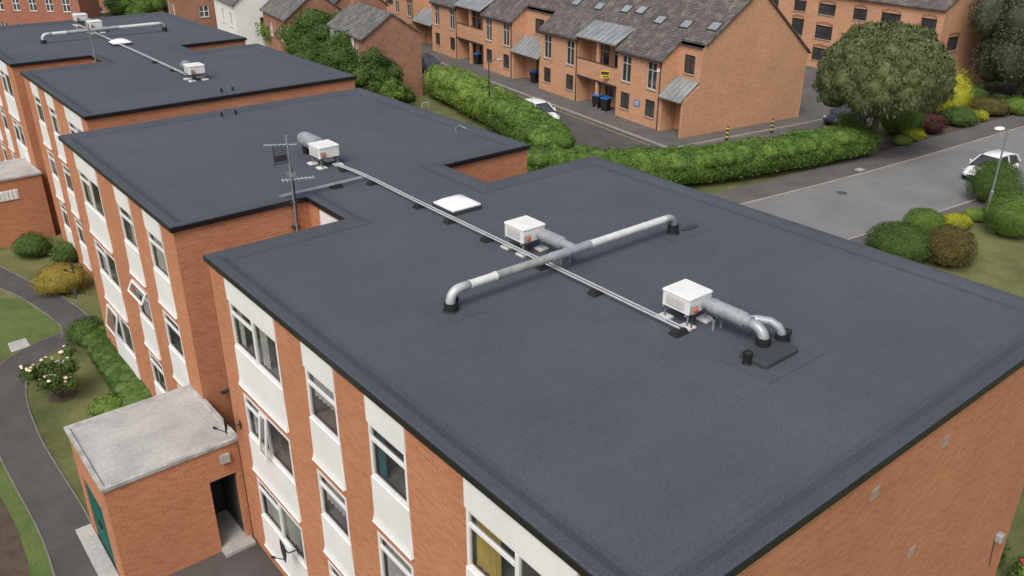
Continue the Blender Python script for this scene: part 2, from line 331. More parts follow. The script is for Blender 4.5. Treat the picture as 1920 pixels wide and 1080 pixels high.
# ------------------------------------------------------------------ apartment buildings
VENT=M('vent_grey',(.33,.26,.22),.7)
def apartment(label,poly,cols,zr,specials,extra=None,cap=None):
    cx=sum(p[0] for p in poly)/len(poly); cy=sum(p[1] for p in poly)/len(poly)
    root=thing('apartment_building',(cx,cy,GZ),label,'building')
    n=len(poly); wl=MB(); wins=[]
    floors=[(6.15,7.4,5.07,8.07),(3.55,4.8,2.47,4.8),(.95,2.2,-.12,2.2)]
    for i in range(n):
        F=frame(poly[i],poly[(i+1)%n]); ops=[]
        for (ei,s0,s1,wide,key) in cols:
            if ei!=i: continue
            for fi,(z0,z1,zb,zt) in enumerate(floors):
                ops.append((s0+.015,s1-.015,z0,z1)); wins.append((F,s0,s1,wide,fi,key))
        wall(wl,F,0,F.L,GZ,zr-.1,ops)
    wl.build('wall',BR,root)
    r=MB(); r.quad(*[(p[0],p[1],zr-.09) for p in poly]); r.build('roof',FELT,root)
    k=MB(); k.sweep(poly,[(-.06,zr-.14),(-.06,zr-.012),(-.03,zr),(.16,zr-.006),(.36,zr-.083),(.48,zr-.084)]); k.build('roof_kerb',FELTK,root)
    k=MB(); k.sweep(poly,[(-.02,zr-.16),(-.08,zr-.16),(-.08,zr-.03),(-.065,zr-.02)]); k.build('edge_trim',BLACKTRIM,root)
    for (F,s0,s1,wide,fi,key) in wins:
        z0,z1,zb,zt=floors[fi]; sp=specials.get((key,fi),{})
        k=MB()
        pr=[(0,z0,0),(.03,z0,0),(.03,zb+.22,0),(.036,zb+.12,.01),(.052,zb+.03,.03),(.052,zb,.03),(0,zb,.03)]
        v=[F(s0-e,d,z) for d,z,e in pr]+[F(s1+e,d,z) for d,z,e in pr]; q=len(pr)
        k.add(v,[(j,(j+1)%q,q+(j+1)%q,q+j) for j in range(q)]+[tuple(range(q)),tuple(range(2*q-1,q-1,-1))])
        so=k.build('spandrel_panel',WHITE,root)
        k=MB(); k.fbox(F,s0-.04,s1+.04,.0,.07,zb-.03,zb-.001); k.build('drip_sill',UPVC,so)
        if fi==0:
            k=MB(); k.fbox(F,s0,s1,.001,.03,z1,zr-.175); k.build('head_panel',WHITE,root)
        if wide: mull=(.5,); tr=[(0,.5,.74)]
        else: mull=(); tr=[(0,1.02,.72)]
        cu=sp.get('c')
        if cu is None:
            rr=random.random()
            cu=[(0.02,.16,0,'w'),(.84,.98,0,'w')] if rr<.35 else ([(0.02,.98,.45,'v')] if rr<.5 else ([(0.02,.2,0,'g')] if rr<.7 else [(.02,.98,0,'w')]))
        window(root,F,s0+.015,s1-.015,z0,z1,inset=-.005,mull=mull,trans=tr,curtain=cu,openp=sp.get('o'),w=.07)
    if extra: extra(root)
    return root
A=[(6.245,4.96),(19.1,4.96),(19.1,19.45),(14.72,19.45),(14.72,21.86),(18.3,21.86),(18.2,33.0),(6.245,33.0),(6.245,21.86),(10.12,21.86),(10.12,19.45),(6.245,19.45)]
ac=[(11,19.45-18.45,19.45-15.82,1,'c1'),(11,19.45-14.52,19.45-13.2,0,'c2'),(11,19.45-11.98,19.45-10.66,0,'c3'),(11,19.45-8.92,19.45-6.3,1,'c4'),
    (7,33-24.35,33-22.95,0,'b1'),(7,33-27.05,33-25.65,0,'b2'),(7,33-31.5,33-29.0,1,'b3')]
spA={('c4',0):{'c':[(.02,.26,0,'y')]},('c3',0):{'c':[(.02,.22,0,'b'),(.84,.98,0,'b')]},('c2',0):{'c':[(.02,.98,.4,'w')]},('c1',0):{'c':[(.02,.12,0,'w'),(.5,.62,0,'w')]},
 ('c1',1):{'c':[(.02,.3,.0,'w')],'o':(.40,.56,.06,1,.12)},('c1',2):{'c':[(.02,.98,0,'v')]},('c2',1):{'c':[(.02,.98,.3,'w')]},('c3',1):{'c':[(.02,.98,0,'w')]},
 ('b1',1):{'c':[]},('b2',1):{'c':[(.02,.98,0,'w')],'o':(0,1,.68,1,.5)},('b3',1):{},('b3',2):{'o':(0,.5,.3,1,.22),'c':[]},('b1',0):{'c':[(.02,.98,0,'w')]},('b2',0):{'c':[(.3,.98,0,'w')]}}
def exA(root):
    k=MB(); k.box(10,16,32.99,35.41,GZ,7.25); k.build('stair_link',BR,root)
    k=MB(); k.box(9.95,16.05,32.98,35.42,7.25,7.35); k.build('link_roof',FELT,root)
    F=frame((10.12,21.86),(10.12,19.45))
    k=MB(); k.fbox(F,.75,2.2,.005,.045,2.5,7.95); k.build('link_panel',WHITE,root)
    F=frame((6.245,4.96),(19.1,4.96))
    for (px,py) in ((1772,828),(1640,925),(1708,1035)):
        q=WY(px,py,4.96); s=q.x-6.245
        k=MB(); k.fbox(F,s-.11,s+.11,.0,.012,q.z-.12,q.z+.12)
        for j in range(5): k.fbox(F,s-.1,s+.1,.012,.022,q.z-.1+j*.045,q.z-.08+j*.045)
        k.build('wall_vent',VENT,root)
    k=MB(); F=frame((6.245,21.86),(10.12,21.86)); k.tube([F(.5,.08,2.95),F(.5,.12,2.95),F(1.6,.12,3.0),F(2.4,.12,3.2)],.05,8); k.build('waste_pipe',DARKM,root)
apartment('nearest orange brick apartment blocks with dark grey felt roof and white window panels',A,ac,RZ,spA,exA)
B=[(7.7,35.4),(19.3,35.4),(19.3,46),(15.85,46),(15.85,48.3),(19.6,48.3),(19.5,61.4),(7.7,61.4),(7.7,48.3),(11.4,48.3),(11.4,46),(7.7,46)]
bc=[(11,46-38.7,46-36.2,1,'d1'),(11,46-41.9,46-40.6,0,'d2'),(11,46-44.6,46-43.3,0,'d3'),(7,61.4-52.2,61.4-49.7,1,'e1'),(7,61.4-55.2,61.4-53.9,0,'e2'),(7,61.4-58.2,61.4-56.9,0,'e3')]
apartment('far pair of orange brick apartment blocks continuing behind the nearest ones',B,bc,RZ,{})
FZ=RZ-.09   # roof field height
def store(loc_box,label,door):
    x0,x1,y0,y1=loc_box; zt=2.75
    root=thing('brick_store',((x0+x1)/2,(y0+y1)/2,GZ),label,'outbuilding')
    wl=MB(); poly=[(x0,y0),(x1,y0),(x1,y1),(x0,y1)]
    for i in range(4):
        F=frame(poly[i],poly[(i+1)%4]); ops=[]
        if i==0 and door: ops=[(5.33-x0,6.08-x0,GZ+.01,1.78)]
        if i==3 and door: ops=[(.55,2.4,GZ+.01,1.6)]
        wall(wl,F,0,F.L,GZ,zt,ops,.2)
    wl.build('wall',BR,root)
    k=MB(); k.quad(*[(a,b,zt+.06) for a,b in poly]); k.build('roof',CONC,root)
    k=MB(); k.sweep(poly,[(-.05,zt-.0),(-.06,zt+.03),(-.06,zt+.115),(.05,zt+.115),(.09,zt+.062)]); k.build('roof_edge',M('pale_concrete_edge',(.42,.415,.40),.9,.3,2.5,14,.25),root)
    if door:
        F=frame(poly[0],poly[1])
        k=MB(); a=5.33-x0; k.quad(F(a,-1.6,GZ),F(a+.75,-1.6,GZ),F(a+.75,-1.6,1.78),F(a,-1.6,1.78)); k.quad(F(a,-.2,1.78),F(a+.75,-.2,1.78),F(a+.75,-1.6,1.78),F(a,-1.6,1.78)); k.quad(F(a,-.2,GZ),F(a,-1.6,GZ),F(a,-1.6,1.78),F(a,-.2,1.78)); k.quad(F(a+.75,-.2,GZ),F(a+.75,-1.6,GZ),F(a+.75,-1.6,1.78),F(a+.75,-.2,1.78)); k.build('dark_entry',DARKROOM,root)
        k=MB(); k.fbox(F,a-.02,a+.85,-1.5,.35,GZ,GZ+.12); k.build('door_step',CONC,root)
        k=MB(); k.fbox(F,5.7-x0,5.95-x0,.0,.1,2.25,2.5); k.build('wall_light',CONC,root)
        F=frame(poly[3],poly[0])
        for s in (0,1):
            k=MB(); k.fbox(F,.57+s*.92,1.46+s*.92,-.08,-.03,GZ+.05,1.58)
            for j in range(5): k.fbox(F,.62+s*.92+j*.17,.64+s*.92+j*.17,-.03,-.018,GZ+.1,1.5)
            d=k.build('door',GREEND,root); k=MB(); k.fbox(F,1.35+s*.2,1.4+s*.2,-.03,.02,.4,.55); k.build('handle',DARKM,d)
    else:
        F=frame(poly[0],poly[1]); k=MB()
        k.fbox(F,1.2,3.2,.0,.03,1.75,2.25)
        for j in range(10): k.fbox(F,1.25+j*.195,1.37+j*.195,.03,.06,1.78,2.22)
        k.build('louvre',WHITE,root)
store((2.8,6.24,19.5,22.85),'small brick bin store with stained concrete roof and green doors by the nearest block',True)
store((3.3,7.69,47.6,50.9),'brick store with white louvre strip under its concrete roof, at the left edge',False)
# ------------------------------------------------------------------ rooftop plant
def arc(c,a,b,r,n=6):
    a=Vector(a);b=Vector(b);c=Vector(c)
    return [c+ a*(r*(1-math.sin(t)))+b*(r*(1-math.cos(t))) for t in [math.pi/2*i/n for i in range(n+1)]]
PANELG=M('panel_grey',(.55,.55,.55),.5); GREYP=M('grey_plastic',(.3,.3,.3),.5)
def fan_body(root,ori=1):
    X=.35;Y=.36
    k=MB(); k.bbox(-X,X,-Y,Y,.32,.645,.02); k.bbox(-X-.015,X+.015,-Y-.015,Y+.015,.635,.685,.02); k.build('housing',UNITW,root)
    k=MB(); k.box(-X-.008,-X+.01,-.25,.25,.37,.59)
    for j in range(4): k.box(-X-.014,-X-.008,-.2,.2,.40+j*.045,.42+j*.045)
    k.build('access_panel',PANELG,root)
    k=MB(); k.box(-.32,-.18,-Y-.09,-Y-.001,.36,.53); o=k.build('switch_box',GREYP,root)
    k=MB(); k.tube([(-.25,-Y-.09,.45),(-.25,-Y-.125,.45)],.045,10); k.build('switch_knob',ORANGE,o)
    for x in (-.29,.29):
        for y in (-.30,.30):
            k=MB(); k.tube([(x,y,.035),(x,y,.32)],.022,8); k.build('leg',GALVD,root)
            k=MB(); k.bbox(x-.14,x+.14,y-.14,y+.14,0,.045,.01); k.build('pad',PAD,root)
    for y in (-.32,.28): k=MB(); k.box(-.38,.38,y,y+.04,.27,.315); k.build('support_rail',GALVD,root)
    k=MB(); k.tube([(-.26,-.5,.015),(-.3,-.42,.02),(-.28,-.4,.2),(-.25,-.4,.36)],.014,6); k.build('power_cable',DARKM,root)
def clamp(k,p,d,r):
    p=Vector(p); d=Vector(d); k.tube([p-d*.02,p+d*.02],r*1.06,16)
def collar(x,y,root,r=.17,h=.2,name='roof_collar'):
    k=MB(); k.tube([(x,y,0),(x,y,.04),(x,y,h)],[r*1.35,r*1.05,r],14); return k.build(name,RUB,root,smooth=False)
u=thing('roof_fan_unit',(12.81,10.13,FZ),'white fan unit nearest the camera with two grey elbows into a kerb','fan unit',local=True); fan_body(u)
k=MB(); k.tube([(.14,-.36,.47),(.14,-.55,.47)],.13,18); k.tube([(.14,-.5,.47),(.14,-.52,.47),(.14,-1.35,.47),(.14,-1.37,.47)],[.13,.155,.155,.13],20); k.tube([(.14,-1.37,.47),(.14,-1.5,.47)],.125,18)
for y in (-.62,-.9,-1.2): clamp(k,(.14,y,.47),(0,1,0),.155)
k.build('duct',GALV,u,smooth=False)
k=MB(); k.tube([(.14,-1.45,.47)]+arc((.12,-1.85,.47),(0,1,0),(0,0,-1),.25)[0:]+[(.12,-1.85,.1)],.11,16)
k.build('elbow',GALV,u,smooth=True)
k=MB(); clamp(k,(.14,-1.5,.47),(0,1,0),.115); clamp(k,(.12,-1.85,.2),(0,0,1),.115); k.build('joint_band',GALVD,u)
k=MB(); k.tube([(.2,-1.4,.47),(.36,-1.5,.47),(.5,-1.7,.46),(.56,-1.86,.38),(.58,-1.92,.28),(.58,-1.93,.1)],.09,14); k.build('elbow',GALV,u,smooth=True)
collar(.12,-1.85,u,.14,.3); collar(.58,-1.93,u,.12,.26)
k=MB(); k.box(.0,.03,-.75,-.7,.0,.32); k.box(.25,.28,-.75,-.7,0,.32); k.box(.0,.28,-.75,-.7,.28,.32); k.build('duct_stand',GALVD,u)
m=MB(); m.bbox(12.36,13.42,7.78,8.42,FZ-.01,FZ+.14,.05); tag(m.build('roof_kerb_box',FELTD,org=(12.9,8.1,FZ)),'low felt-covered box kerb under the nearest duct elbows','roof kerb')
m=MB(); m.box(12.0,13.75,7.45,8.8,FZ,FZ+.008); tag(m.build('felt_patch',FELTP,org=(12.9,8.1,FZ)),'flat felt patch around the box kerb under the nearest duct','felt patch')
u=thing('roof_fan_unit',(12.6,15.12,FZ),'white fan unit beside the long crossing pipe, its duct joining the pipe','fan unit',local=True); fan_body(u)
k=MB(); k.tube([(.17,-.36,.47),(.17,-.5,.47)],.12,16); k.tube([(.17,-.48,.47),(.17,-.5,.47),(.17,-1.2,.47),(.17,-1.22,.47)],[.12,.155,.155,.12],20); k.tube([(.17,-1.2,.47),(.17,-1.62,.47)],.11,16)
for y in (-.6,-.85,-1.1): clamp(k,(.17,y,.47),(0,1,0),.155)
k.build('duct',GALV,u)
k=MB(); k.box(.02,.05,-1.35,-1.3,0,.35); k.box(.30,.33,-1.35,-1.3,0,.35); k.box(.02,.33,-1.35,-1.3,.31,.35); k.build('duct_stand',GALVD,u)
STD=M('stained_duct',(.36,.37,.36),.6,.3,2.2,20,.2,metal=.1); PALEP=M('pale_pipe',(.62,.63,.63),.5,.1,3,30,.1)
def cross_pipe(x0,x1,y,label,seg=True):
    r=thing('crossing_pipe',((x0+x1)/2,y,FZ),label,'pipe',local=True); h=(x1-x0)/2; z=.47; rr=.098
    k=MB(); k.tube([(-h,0,.1)]+[(-h,0,z-.24)]+[Vector((-h+.24-.24*math.cos(t),0,z-.24+.24*math.sin(t))) for t in (.3,.6,.9,1.2,1.5)]+[(-h+.5,0,z)],rr*1.05,16); k.build('elbow',GALVW,r,smooth=True)
    k=MB(); k.tube([(h,0,.1)]+[(h,0,z-.24)]+[Vector((h-.24+.24*math.cos(t),0,z-.24+.24*math.sin(t))) for t in (.3,.6,.9,1.2,1.5)]+[(h-.4,0,z)],rr,16); k.build('elbow',GALV,r,smooth=True)
    k=MB(); k.tube([(-h+.5,0,z),(-h+1.2,0,z)],rr*.98,16); clamp(k,(-h+.52,0,z),(1,0,0),rr*1.03); clamp(k,(-h+1.2,0,z),(1,0,0),rr*1.03); k.build('straight_pipe',PALEP,r)
    k=MB(); k.tube([(-h+1.2,0,z),(-h+2.8,0,z)],rr*.99,16); k.build('straight_pipe',STD,r)
    k=MB(); k.tube([(-h+2.8,0,z),(-h+4.0,0,z)],rr*1.12,16)
    for q in (2.85,3.3,4.0): clamp(k,(-h+q,0,z),(1,0,0),rr*1.14)
    k.build('grey_section',GALV,r)
    k=MB(); k.tube([(-h+4.0,0,z),(h-.4,0,z)],rr*.98,16)
    for q in (4.9,5.9): clamp(k,(-h+q,0,z),(1,0,0),rr*.98)
    k.build('straight_pipe',PALEP,r)
    collar(-h,0,r,.14,.2); collar(h,0,r,.14,.26)
    return r
cross_pipe(9.2,16.2,13.47,'long pale pipe crossing over the cable run on the nearest roof')
cross_pipe(10.4,17.0,53.8,'long pale pipe crossing the farthest roof at upper left')
u=thing('roof_fan_unit',(12.02,24.4,FZ),'white fan unit on the second block with thick duct pointing away','fan unit',local=True); fan_body(u)
k=MB(); k.tube([(.1,.36,.47),(.1,.6,.47)],.14,16); k.tube([(.1,.55,.49),(.1,.57,.49),(.1,1.5,.49),(.1,1.6,.47),(.1,1.66,.38)],[.14,.24,.24,.23,.2],20)
for y in (.7,1.05,1.4): clamp(k,(.1,y,.49),(0,1,0),.24)
k.build('duct',GALV,u); k=MB(); k.tube([(.1,1.5,.35),(.1,1.5,.0)],.12,12); k.build('roof_collar',RUB,u)
u=thing('roof_fan_unit',(13.5,39.5,FZ),'white fan unit on the third block roof','fan unit',local=True); fan_body(u)
k=MB(); k.tube([(.0,.36,.47),(0,.6,.47)],.14,16); k.tube([(0,.55,.47),(0,.57,.47),(0,1.2,.47),(0,1.5,.4)],[.14,.22,.22,.14],16); k.build('duct',GALVD,u)
u2=dup(u,(13.7,55.9,FZ),label='nearer white fan unit on the farthest roof behind the crossing pipe')
u3=dup(u,(13.8,59.3,FZ),label='farther white fan unit on the farthest roof at upper left')
def cowl(x,y,label,r=.07,h=.18):
    t=thing('vent_cowl',(x,y,FZ),label,'vent cowl',local=True)
    k=MB(); k.tube([(0,0,0),(0,0,.03),(0,0,h)],[r*1.6,r*1.1,r],12); k.build('pipe_sleeve',RUB,t)
    k=MB(); k.tube([(0,0,h-.01),(0,0,h),(0,0,h+.07),(0,0,h+.1)],[r*1.1,r*1.35,r*1.35,r*.7],12); k.build('cap',RUB,t)
a=P(853,578,FZ); cowl(a.x,a.y,'short black cowl beside the left foot of the crossing pipe')
a=P(1400,682,FZ); cowl(a.x,a.y,'short black cowl left of the felt box kerb near the nearest duct')
a=P(1473,640,FZ); cowl(a.x,a.y,'short black cowl just behind the nearest duct elbows')
cowl(11.8,32.3,'left one of two black cowls at the far edge of the second block',.04,.08); cowl(12.35,32.3,'right one of two black cowls at the far edge of the second block',.04,.08)
cowl(13.4,36.3,'left one of two black cowls near the front edge of the third block',.04,.08); cowl(13.9,36.3,'right one of two black cowls near the front edge of the third block',.04,.08)
m=MB(); m.bbox(16.55,17.05,13.33,13.5,FZ,FZ+.07,.03); tag(m.build('felt_upstand',FELTD,org=(16.8,13.4,FZ)),'low black felt upstand beside the right foot of the crossing pipe','upstand')
m=MB(); m.box(15.75,17.3,13.0,13.95,FZ,FZ+.008); tag(m.build('felt_patch',FELTP,org=(16.5,13.4,FZ)),'thin felt patch under the right foot of the crossing pipe','felt patch')
m=MB(); m.box(8.7,9.75,13.0,14.0,FZ,FZ+.008); tag(m.build('felt_patch',FELTP,org=(9.2,13.5,FZ)),'thin felt patch under the left foot of the crossing pipe','felt patch')
def dome(x,y,label):
    t=thing('roof_dome',(x,y,FZ),label,'rooflight',local=True)
    k=MB(); k.bbox(-.5,.5,-.5,.5,0,.12,.02); k.build('kerb',FELTD,t)
    k=MB(); k.bbox(-.48,.48,-.48,.48,.12,.17,.02); k.build('rim',UPVC,t)
    k=MB(); N=12; v=[];f=[]
    for i in range(N+1):
        for j in range(N+1):
            X=-1+2*i/N; Y=-1+2*j/N; v.append((X*.44,Y*.44,.17+.16*(max(0,(1-X**4)*(1-Y**4)))**.6*(1-.5*max(abs(X),abs(Y)))))
    for i in range(N):
        for j in range(N): f.append((i*(N+1)+j,(i+1)*(N+1)+j,(i+1)*(N+1)+j+1,i*(N+1)+j+1))
    k.add(v,f); k.build('dome',DOME,t,smooth=True); return t
dome(12.97,18.5,'white domed rooflight by the cable run between the front two blocks'); dome(13.6,50.9,'white domed rooflight on the far link at upper left')
def cables(label,pts,n=2,sp=.10,z=.13,mt=None):
    t=thing('cable_conduit',(pts[0][0],pts[0][1],FZ),label,'conduit')
    for i in range(n):
        k=MB(); L=smooth_line(pts,4) if len(pts)>2 else [Vector(p) for p in pts]; L=offs(L,(i-(n-1)/2)*sp)
        k.tube([(p.x,p.y,FZ+z) for p in L],.021,8); k.build('conduit_pipe',mt or GALVW,t)
    return t
cables('pair of steel conduits running along the two nearest roofs between the fan units',[(12.24,9.75),(12.24,14),(12.22,19),(12.24,22.3),(12.1,23.9)])
cables('pair of steel conduits running along the two far roofs',[(13.35,40),(13.4,47),(13.4,50),(13.5,58.9)])
cables('branch conduits running from the main cable run to the antenna mast',[(12.1,22.2),(11.0,22.15),(9.8,22.15),(9.4,22.1)],mt=GALV)
ft=MB(); ft.add([(-.19,-.13,0),(.19,-.13,0),(.19,.13,0),(-.19,.13,0),(-.14,-.08,.108),(.14,-.08,.108),(.14,.08,.108),(-.14,.08,.108)],[(3,2,1,0),(4,5,6,7),(0,1,5,4),(1,2,6,5),(2,3,7,6),(3,0,4,7)])
f0=ft.build('support_foot',RUB)
spots=[(1280,622),(1125,548),(1022,500),(918,450),(850,415),(790,388),(695,346),(643,321)]
orders=['nearest the camera, at the conduit end','second nearest','third from the camera, under the crossing pipe','fourth from the camera, left of the middle fan unit','fifth from the camera, in front of the white dome','sixth from the camera, left of the white dome','seventh from the camera','farthest, near the branch junction']
for i,(a,b) in enumerate(spots):
    o=f0 if i==0 else f0.copy()
    if i: col.objects.link(o)
    q=P(a,b,FZ); o.location=(12.2,q.y,FZ); tag(o,'black rubber block under the conduits, '+orders[i],'support foot','rubber blocks under the conduits')
o=f0.copy(); col.objects.link(o); o.location=(11.2,22.15,FZ); tag(o,'black rubber block under the branch conduits to the antenna','support foot','rubber blocks under the conduits')
for q in (42,44.5,51.8):
    o=f0.copy(); col.objects.link(o); o.location=(13.4,q,FZ); tag(o,'black rubber block under the conduits on the far roofs, %s'%{42:'nearest',44.5:'middle',51.8:'farthest'}[q],'support foot','rubber blocks under the conduits')
def yagi(k,c,dr,L,n,el):
    c=Vector(c); dr=Vector(dr).normalized(); sd=dr.cross(Vector((0,0,1)))
    k.tube([c-dr*L*.3,c+dr*L*.7],.018,6)
    for i in range(n):
        p=c+dr*(-L*.25+L*.93*i/(n-1)); k.tube([p-sd*el*(1-.3*i/n),p+sd*el*(1-.3*i/n)],.012,5)
def mast(x,y,zb,zt,label,full=True):
    t=thing('antenna_mast',(x,y,zb),label,'antenna',local=True); H=zt-zb
    k=MB(); k.tube([(0,0,0),(0,0,H)],.035,8); k.build('pole',GALVD,t)
    k=MB(); yagi(k,(0,0,H-.25),(-.8,.5,0),.9,9,.2); k.build('yagi_antenna',GALVD,t)
    if full:
        k=MB()
        for i in range(9): k.tube([(-.42,.05,H-.75+i*.06),(.02,.05,H-.75+i*.06)],.012,5)
        k.tube([(-.4,.05,H-.8),(-.4,.05,H-.25)],.014,5); k.tube([(0,.05,H-.8),(0,.05,H-.25)],.014,5); k.box(-.40,-.08,-.05,.02,H-.66,H-.5); k.build('panel_antenna',DARKM,t)
        k=MB(); yagi(k,(0,0,H-1.25),(.9,-.3,0),.9,9,.2); k.build('yagi_antenna',ALU,t)
        k=MB(); yagi(k,(0,0,H-1.05),(-.3,-.9,0),.6,6,.15); k.build('yagi_antenna',GALVD,t)
        k=MB(); k.box(-.1,.1,-.02,.14,.25,.3); k.box(-.1,.1,-.02,.14,1.0,1.05); k.build('wall_bracket',DARKM,t)
        k=MB(); k.tube([(.03,.03,H-.9),(.06,.04,H-1.6),(.05,.05,.3),(.03,.05,-1.2)],.03,5); k.build('cable',DARKM,t)
        k=MB(); k.tube([(.0,.02,H-.35),(.05,.06,H-.6),(.02,.05,H-1.2),(-.03,.03,H-1.5)],.018,5); k.build('cable',DARKM,t)
    return t
mast(9.62,21.72,RZ-1.1,RZ+1.85,'cluttered television antenna mast fixed to the wall between the front two blocks')
mast(11.05,46.25,RZ-.8,RZ+1.8,'thin television antenna mast between the two far blocks',False)
m=MB(); a=P(878,243,FZ); m.tube([(a.x,a.y,FZ+.01),(a.x-.2,a.y+.3,FZ+.14),(a.x-.5,a.y+.1,FZ+.12),(a.x-.6,a.y-.1,FZ+.01)],.008,6); tag(m.build('loose_cable',ALU),'thin pale loose cable loop on the second block roof near its right edge','cable')
def dish(loc,rz,label,mat=DARKM):
    t=thing('satellite_dish',loc,label,'satellite dish',local=True,rz=rz)
    k=MB(); k.box(-.06,.06,-.02,.0,-.12,.12); k.tube([(0,-.02,0),(0,-.25,0),(0,-.3,.12)],.018,6); k.build('bracket',mat,t)
    v=[];f=[];N=16
    for r_ in (0,.5,1):
        for i in range(N): an=2*math.pi*i/N; rr=.28*r_; v.append((rr*math.cos(an),-.30-.07*r_*r_*1.0,.12+rr*1.1*math.sin(an)))
    for j in range(2):
        for i in range(N): q=(i+1)%N; f.append((j*N+i,j*N+q,j*N+N+q,j*N+N+i))
    k=MB(); k.add(v,f); k.build('reflector',mat,t)
    k=MB(); k.tube([(0,-.33,-.18),(0,-.62,.02)],.012,6); k.tube([(0,-.58,.0),(0,-.66,.06)],.035,8); k.build('receiver_arm',mat,t)
q=WX(418,770,6.2); dish((6.22,19.0,q.z+.15),R(-110),'dark satellite dish on the wall corner above the bin store roof')
q=WX(560,1030,6.245); dish((6.23,q.y,q.z),R(-100),'dark satellite dish low on the facade between window columns')
q=WX(155,500,6.245); dish((6.23,q.y,q.z),R(-90),'upper dark satellite dish on the far end of the second block')
q=WX(160,548,6.245); dish((6.23,q.y,q.z),R(-90),'lower dark satellite dish on the far end of the second block')
q=WY(1868,1003,4.96); t=thing('security_light',(q.x,4.96,q.z),'grey security light on the near wall at the lower right','light',local=True)
k=MB(); k.bbox(-.1,.1,-.16,0,-.1,.1,.03); k.build('lamp_body',GREYP,t); k=MB(); k.tube([(0,0,-.1),(0,-.05,-.9)],.01,5); k.build('cable',DARKM,t)
# ------------------------------------------------------------------ foliage
def leaves(name,blobs,n,size,mat,parent=None,org=None,flat=.5,core=.82,up=.0,lump=.18):
    vol=np.array([b[3]*b[4]+b[4]*b[5]+b[3]*b[5] for b in blobs]); cnt=(vol/vol.sum()*n).astype(int)+1
    V=[];o=np.array(org if org is not None else (0,0,0))
    for b,c in zip(blobs,cnt):
        d=rng.normal(size=(c,3)); d/=np.linalg.norm(d,axis=1)[:,None]; d[:,2]=np.where(d[:,2]<-.55,-d[:,2],d[:,2])
        ph=rng.uniform(0,6,3); lum=1+lump*(np.sin(d[:,0]*5+ph[0])*np.sin(d[:,1]*5+ph[1])+.6*np.sin(d[:,2]*8+ph[2]+d[:,0]*4))
        r=lum*(1-np.abs(rng.normal(0,.11,c)))+rng.normal(0,.04,c)
        p=d*r[:,None]*np.array(b[3:6])+np.array(b[:3])
        a=rng.normal(size=(c,3)); a/=np.linalg.norm(a,axis=1)[:,None]; bb=np.cross(a,d+rng.normal(0,flat,(c,3))); bb/=np.linalg.norm(bb,axis=1)[:,None]+1e-6
        a=np.cross(bb,d); a/=np.linalg.norm(a,axis=1)[:,None]+1e-6
        a=a+rng.normal(0,flat,(c,3))*.6; a[:,2]+=up
        s=size*rng.uniform(.6,1.3,c)[:,None]
        q=np.stack([p-a*s*.6,p+bb*s*.35,p+a*s*.6,p-bb*s*.35],1); V.append(q.reshape(-1,3))
    V=np.concatenate(V)-o; k=len(V)//4
    mb=MB()
    for b in blobs: mb.ball((b[0]-o[0],b[1]-o[1],b[2]-o[2]),core,8,6,(b[3],b[4],b[5]))
    allv=np.concatenate([V,np.array(mb.v)]); me=bpy.data.meshes.new(name)
    nq=len(mb.f); me.vertices.add(len(allv)); me.vertices.foreach_set('co',allv.astype(np.float32).ravel())
    li=np.concatenate([np.arange(4*k),np.array(mb.f).ravel()+4*k]); me.loops.add(len(li)); me.loops.foreach_set('vertex_index',li.astype(np.int32))
    me.polygons.add(k+nq); me.polygons.foreach_set('loop_start',np.arange(0,4*(k+nq),4).astype(np.int32)); me.update(calc_edges=True); me.validate()
    me.materials.append(mat); ob=bpy.data.objects.new(name,me); col.objects.link(ob)
    if parent is not None: ob.parent=parent
    return ob
def shrub(x,y,rx,rz,mat,label,n=1500,size=.09,name='shrub',ry=None,cat='shrub',z=GZ,blobs=4,group=None,lump=.12):
    ry=ry or rx; t=thing(name,(x,y,z),label,cat,group,local=True); bl=[(0,0,rz*.9,rx*.95,ry*.95,rz*1.1)]
    for i in range(blobs):
        a=random.uniform(0,6.28); bl.append((math.cos(a)*rx*.38,math.sin(a)*ry*.38,rz*random.uniform(.7,1.05),rx*.6,ry*.6,rz*.8))
    leaves('foliage',bl,n,size,mat,t,lump=lump)
    k=MB(); k.tube([(0,0,-.05),(0,0,rz*.8)],[.06*rx+.02,.03],6); k.build('stem',BARK,t); return t
